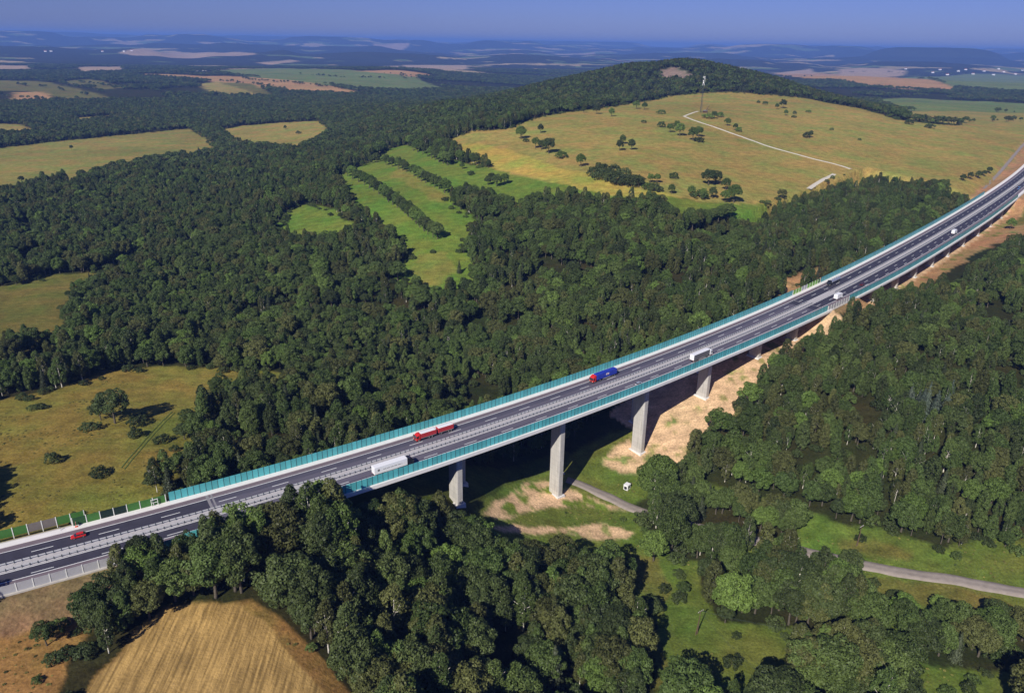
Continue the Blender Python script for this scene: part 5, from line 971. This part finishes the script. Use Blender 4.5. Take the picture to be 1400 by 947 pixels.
# white articulated lorry with grey curtain sides
semi(90.3, 20.9, False, WHITE, WHITE, 'white articulated lorry with dark grey trailer sides above the third pier', GREYS)
# red cab with blue container
e, b = semi(32.2, 7.0, True, REDB, BLUE, 'articulated lorry with red cab and blue container on the far carriageway', None, None, 3.75)
for s in (-1, 1):
    y = s * 1.285; MB().box(-2.6, -.6, min(y, y + s * .02), max(y, y + s * .02), 2.2, 3.1).build('white_plate', WHITE, b); MB().box(-2.3, -.9, min(y + s * .021, y + s * .03), max(y + s * .021, y + s * .03), 2.45, 2.8).build('plate_text', RED, b)
for k in range(17): MB().box(-7.9 + k * .8, -7.6 + k * .8, -1.2, 1.2, 3.752, 3.80).build('roof_rib', BLUE, b)
# red lorry with drawbar trailer
e = vehicle('drawbar_lorry', -62.6, 7.0, True, 'red tipper lorry pulling a red trailer on the far carriageway', 'lorry'); cab(e, 9.2, REDB, 3.0, 2.0)
MB().box(-.3, 8.6, -.45, .45, .7, 1.0).build('frame', CHASSIS, e); MB().box(-8.4, -1.4, -.45, .45, .7, 1.0).build('trailer_frame', CHASSIS, e); MB().box(-1.5, .2, -.08, .08, .7, .85).build('drawbar', CHASSIS, e)
for nm, x0, x1 in (('tipper_body', -.3, 7.0), ('trailer_body', -8.5, -1.3)):
    b = MB().box(x0, x1, -1.25, 1.25, 1.05, 3.15).build(nm, RED, e, bevel=.04)
    MB().box(x0 + .12, x1 - .12, -1.12, 1.12, 3.155, 3.22, .2, .25).build('tarpaulin', WHITE, b)
    for s in (-1, 1):
        y = s * 1.255; MB().box(x0 + .1, x1 - .1, min(y, y + s * .03), max(y, y + s * .03), 1.08, 1.3).build('lower_rail', RIM, b)
wheels(e, (8.0, 3.2, 1.8), 1.24, .52); wheels(e, (-2.6, -6.0, -7.3), 1.24, .5)
# silver tanker
e = vehicle('tanker_lorry', 267.0, 7.0, True, 'silver tanker lorry with dark cab on the far carriageway between the viaducts', 'tanker'); cab(e, 8.2, BLACK, 3.4); MB().box(-8.0, 7.4, -.45, .45, .7, 1.05).build('frame', CHASSIS, e)
V = []; F = []; n = 16; xs = [(-8.1, .75), (-7.9, 1.0), (5.2, 1.0), (5.4, .75)]
for x, s in xs: V += [(x, 1.22 * s * math.cos(2 * math.pi * k / n), 2.25 + 1.12 * s * math.sin(2 * math.pi * k / n)) for k in range(n)]
for i in range(3):
    for k in range(n): j = (k + 1) % n; F.append([i * n + k, i * n + j, i * n + n + j, i * n + n + k])
F += [[k for k in range(n)][::-1], [3 * n + k for k in range(n)]]
me = bpy.data.meshes.new('tank'); me.from_pydata(V, [], F); me.materials.append(SILVER); tk = link('tank', me, e)
for x in (-5.5, -2, 1.5, 4.2):
    MB().box(x - .3, x + .3, -.3, .3, 3.36, 3.5).build('hatch', STEEL, tk)
for s in (-1, 1): MB().box(-7.8, 5.0, s * .55 - .03, s * .55 + .03, 3.32, 3.62).build('walkway_rail', STEEL, tk)
wheels(e, (6.9, 3.3), 1.24, .52); wheels(e, (-4.2, -5.5, -6.8), 1.24, .5)
# box lorries
def box_lorry(u, d, label, m):
    e = vehicle('box_lorry', u, d, False, label, 'lorry'); cab(e, 4.2, m, 3.1, 1.9); MB().box(-4.0, 3.6, -.45, .45, .6, .9).build('frame', CHASSIS, e); b = MB().box(-4.2, 2.1, -1.25, 1.25, .95, 3.75).build('box_body', m, e, bevel=.05)
    for y in (-.6, .6): MB().box(-4.25, -4.205, y - .57, y + .57, 1.05, 3.6).build('rear_door', m, b)
    for s in (-1, 1): MB().box(-4.26, -4.2, s * 1.0 - .15, s * 1.0 + .15, .65, .85).build('tail_light', TAIL, e)
    wheels(e, (3.2, -2.2), 1.2, .48); return e
box_lorry(237.5, 23.2, 'white box lorry on the near carriageway between the viaducts', WHITE)
box_lorry(474.0, 23.0, 'white box lorry alone on the second viaduct', WHITE)
# cars
def car(u, d, back, m, label, L=4.3, h=1.45, van=False, name='car'):
    e = vehicle(name, u, d, back, label, 'van' if van else 'car'); a = L / 2
    b = MB().prism([(a, .32), (a, .68), (a - .12, .80), (a - 1.05, .95), (-a + .5, 1.0), (-a + .05, .92), (-a, .7), (-a, .32)], -.86, .86).build('body', m, e, bevel=.09)
    x0, x1 = (a - .95, -a + .2) if not van else (a - .6, -a + .06)
    g = MB(); bI = len(g.v); g.box(x1, x0, -.80, .80, .93, h - .05); tl, tf = (.45, .75) if not van else (.08, .5)
    for k in (4, 7): x, y, z = g.v[bI + k]; g.v[bI + k] = (x + tl, y * .82, z)
    for k in (5, 6): x, y, z = g.v[bI + k]; g.v[bI + k] = (x - tf, y * .82, z)
    gl = g.build('glasshouse', GLASS, e); MB().box(x1 + tl - .05, x0 - tf + .05, -.68, .68, h - .05, h, .04, .04).build('roof', m, e, bevel=.02)
    for s in (-1, 1):
        MB().prism([(x1 + 1.15, .95), (x1 + 1.27, .95), (x1 + 1.27 + .0, h - .06), (x1 + 1.2, h - .06)], min(s * .70, s * .80), max(s * .70, s * .80)).build('pillar', m, gl)
        MB().box(a - .1, a + .012, s * .62 - .16, s * .62 + .16, .58, .74).build('headlight', LAMP, b); MB().box(-a - .012, -a + .1, s * .66 - .12, s * .66 + .12, .68, .88).build('tail_light', TAIL, b); MB().box(x0 - .35, x0 - .15, min(s * .86, s * 1.0), max(s * .86, s * 1.0), .95, 1.1).build('mirror', m, b)
    wheels(e, (a - .85, -a + .8), .86, .32, .2); return e
car(-188.3, 7.4, True, REDB, 'red hatchback on the far carriageway at lower left')
car(40.5, 22.3, False, SILVERP, 'silver car on the near carriageway behind the barrier above the second tall pier')
car(277.0, 22.2, False, DRED, 'dark red car on the near carriageway of the second viaduct')
car(738.0, 21.5, False, LBLUE, 'light blue van at the right edge beyond the second viaduct', 5.6, 2.4, True, 'van')
# ---- mast, hut, poles, cabin, houses --------------------------------------------------
def gz(x, y): return float(height(np.array([float(x)]), np.array([float(y)]))[0])
x, y = SPOTS['mast']; e = empty('mast', (x, y, gz(x, y))); tag(e, 'tall slim communications mast with white antennas on the golden hill', 'mast')
HM = 54.0; LATT = DARKSTEEL; legs = []
for k in range(3):
    a = 2 * math.pi * k / 3; MB().tube([(1.5 * math.cos(a), 1.5 * math.sin(a), -.5), (.55 * math.cos(a), .55 * math.sin(a), HM)], [.20, .12], 5).build('leg', LATT, e)
def lp(k, z): a = 2 * math.pi * k / 3; r = 1.5 + (.55 - 1.5) * (z + .5) / (HM + .5); return (r * math.cos(a), r * math.sin(a), z)
mb = MB()
for i in range(18):
    z0, z1 = i * HM / 18, (i + 1) * HM / 18
    for k in range(3): mb.tube([lp(k, z0), lp((k + 1) % 3, z1)], .08, 4); mb.tube([lp(k, z1), lp((k + 1) % 3, z1)], .08, 4)
mb.build('lattice', LATT, e)
for z, n_ in ((41, 3), (46, 3), (51.5, 4)):
    for k in range(n_):
        a = 2 * math.pi * k / n_ + z; MB().box(-.28, .28, -.18, .18, -1.3, 1.3).build('antenna_panel', WHITE, e, loc=(1.35 * math.cos(a), 1.35 * math.sin(a), z), rz=a + math.pi / 2)
for z, a in ((43.5, -2.0), (48.8, -1.0)): cyl_y(MB(), 0, -.25, .1, 0, .9, 14).build('dish', WHITE, e, loc=(1.5 * math.cos(a), 1.5 * math.sin(a), z), rz=a + math.pi / 2)
MB().tube([(0, 0, HM), (0, 0, HM + 3)], .06, 5).build('lightning_rod', STEEL, e)
x, y = SPOTS['hut']; e = empty('hut', (x, y, gz(x, y)), .3); tag(e, 'small brown equipment hut at the foot of the mast', 'hut'); MB().box(-3, 3, -2, 2, -.6, 2.7).build('wall', BROWNW, e); MB().prism([(-3.4, 2.72), (3.4, 2.72), (3.4, 2.95), (0, 3.9), (-3.4, 2.95)], -2.3, 2.3).build('roof', ROOFG, e); MB().box(-.5, .5, -2.04, -1.98, 0, 2.1).build('door', WOOD, e)
x, y = SPOTS['boom']; e = empty('dead_tree', (x, y, gz(x, y)), .3); tag(e, 'leaning dark dead trunk beside the hut of the mast', 'tree'); MB().tube([(-3, 0, -.5), (0, 0, 4), (3.5, 0, 10)], [.8, .6, .3], 6).build('trunk', WOOD, e); MB().tube([(0, 0, 4), (1.8, .8, 5.2)], [.3, .1], 5).build('branch', WOOD, e)
poles = []
for nm, lab, hp in (('pole1', 'leaning wooden power pole with cross-arm on the valley meadow', 10.5), ('pole2', 'thin wooden power pole on the bank above the valley lane', 9.5), ('pole3', 'wooden power pole at the bottom edge of the valley meadow', 10.5)):
    x, y = SPOTS[nm]; e = empty('power_pole', (x, y, gz(x, y)), .6); tag(e, lab, 'power pole', 'power poles in the valley'); MB().tube([(0, 0, -1), (.5, .1, hp)], [.17, .12], 7).build('shaft', WOOD, e)
    MB().tube([(-.9, 0, -1), (.35, .05, hp * .75)], [.15, .11], 6).build('strut', WOOD, e); MB().box(-.9, 1.9, .0, .16, hp - .75, hp - .55).build('cross_arm', WOOD, e)
    for k in (-.7, .1, 1.0, 1.7): MB().tube([(k, .08, hp - .55), (k, .08, hp - .2)], .07, 6).build('insulator', WHITE, e)
    poles.append(e.matrix_basis @ Vector((.5, .08, hp - .2)))
def wire(A, B, label, dx):
    e = empty('power_line', (A + B) / 2); tag(e, label, 'power line', 'power lines in the valley')
    for k in (-.8, -.3, .3, .8):
        o_ = Vector((k * .8, -k * .6, 0)); P = [A + (B - A) * t + o_ - Vector((0, 0, 1.6 * 4 * t * (1 - t))) - (A + B) / 2 for t in np.linspace(0, 1, 13)]; MB().tube(P, .012, 4).build('wire', DARKSTEEL, e)
wire(poles[0], poles[2], 'sagging wires from the meadow power pole to the pole at the bottom edge', 0); wire(poles[0], Vector((128, 203, gz(128, 203) + 10)), 'sagging wires running right from the meadow power pole into the trees', 0)
x, y = SPOTS['cabin']; e = empty('site_cabin', (x, y, gz(x, y)), .9); tag(e, 'small white site cabin with a dark opening on the grass near the second tall pier', 'cabin')
MB().box(-1.4, 1.4, -1.1, 1.1, .1, 2.6).build('wall', WHITE, e, bevel=.04); MB().box(-1.5, 1.5, -1.2, 1.2, 2.602, 2.74).build('roof', WHITE, e); MB().box(-1.43, -1.38, -.7, .7, .5, 2.0).build('door', BLACK, e); MB().box(-.7, .6, -1.13, -1.08, 1.1, 2.0).build('window', GLASS, e); MB().box(-1.2, 1.2, -.9, .9, -.6, .1).build('skid', CHASSIS, e)
HMADE = []
def house(x, y, L, Wd, h, rz, wall, roof, label, flat=False):
    e = empty('house', (x, y, gz(x, y)), rz); tag(e, label, 'house', 'far houses'); HMADE.append(e); MB().box(-L / 2, L / 2, -Wd / 2, Wd / 2, -4, h).build('wall', wall, e)
    r_ = MB().prism([(-Wd / 2 - .5, h + .02), (Wd / 2 + .5, h + .02), (0, h + (Wd * (.12 if flat else .42)))], -L / 2 - .5, L / 2 + .5).build('roof', roof, e); r_.rotation_euler = (0, 0, math.pi / 2)
    nw = max(2, int(L / 5))
    for k in range(nw): xx = -L / 2 + (k + .5) * L / nw; MB().box(xx - .6, xx + .6, -Wd / 2 - .03, -Wd / 2 + .02, h * .4, h * .75).build('window', GLASS, e)
    return e
hl = ['white gabled house among the trees at the far left', 'farm building at the right end of the far row', 'farm building in the far row left of the green field', 'long pale shed in the far row', 'long pale barn in the middle of the far row', 'pale barn at the right of the far row', 'white farmhouse at the left end of the far row'] + ['pale house of the far village below the flat-topped hill'] * 13 + ['pale far building on the blue plain at upper left'] * 5 + ['small pale roof in the dark wood above the strips', 'second small pale roof in the dark wood above the strips']
for k, (x, y) in enumerate(HOUSES):
    far_ = 9 if math.hypot(x, y) > 6000 else 0; rd = random.Random(k); shed = 1 <= k <= 5
    house(x, y, (26 if shed else 13) + far_ * 1.2, (10 if shed else 9) + far_ * .5, (5.0 if shed else 6) + far_ * .35, rd.uniform(-.4, .4), PLASTER if not far_ else WHITE, ROOFG if shed or k % 3 == 0 else ROOF, hl[k], shed)
order_labels(HMADE)
# ---- air ----------------------------------------------------------------------------------
hz = MB().box(-47000, 47000, -9000, 47000, -130, 248).build('haze', None); tag(hz, 'thin blue summer haze filling the air over the far country', None, None, 'stuff')
m = bpy.data.materials.new('haze_air'); m.use_nodes = True; m.node_tree.nodes.clear(); pv = m.node_tree.nodes.new('ShaderNodeVolumePrincipled'); om = m.node_tree.nodes.new('ShaderNodeOutputMaterial'); m.node_tree.links.new(pv.outputs[0], om.inputs['Volume'])
pv.inputs['Color'].default_value = HAZE_COLOR; pv.inputs['Density'].default_value = HAZE_DENSITY; pv.inputs['Anisotropy'].default_value = 0.0
hz.data.materials.clear(); hz.data.materials.append(m)
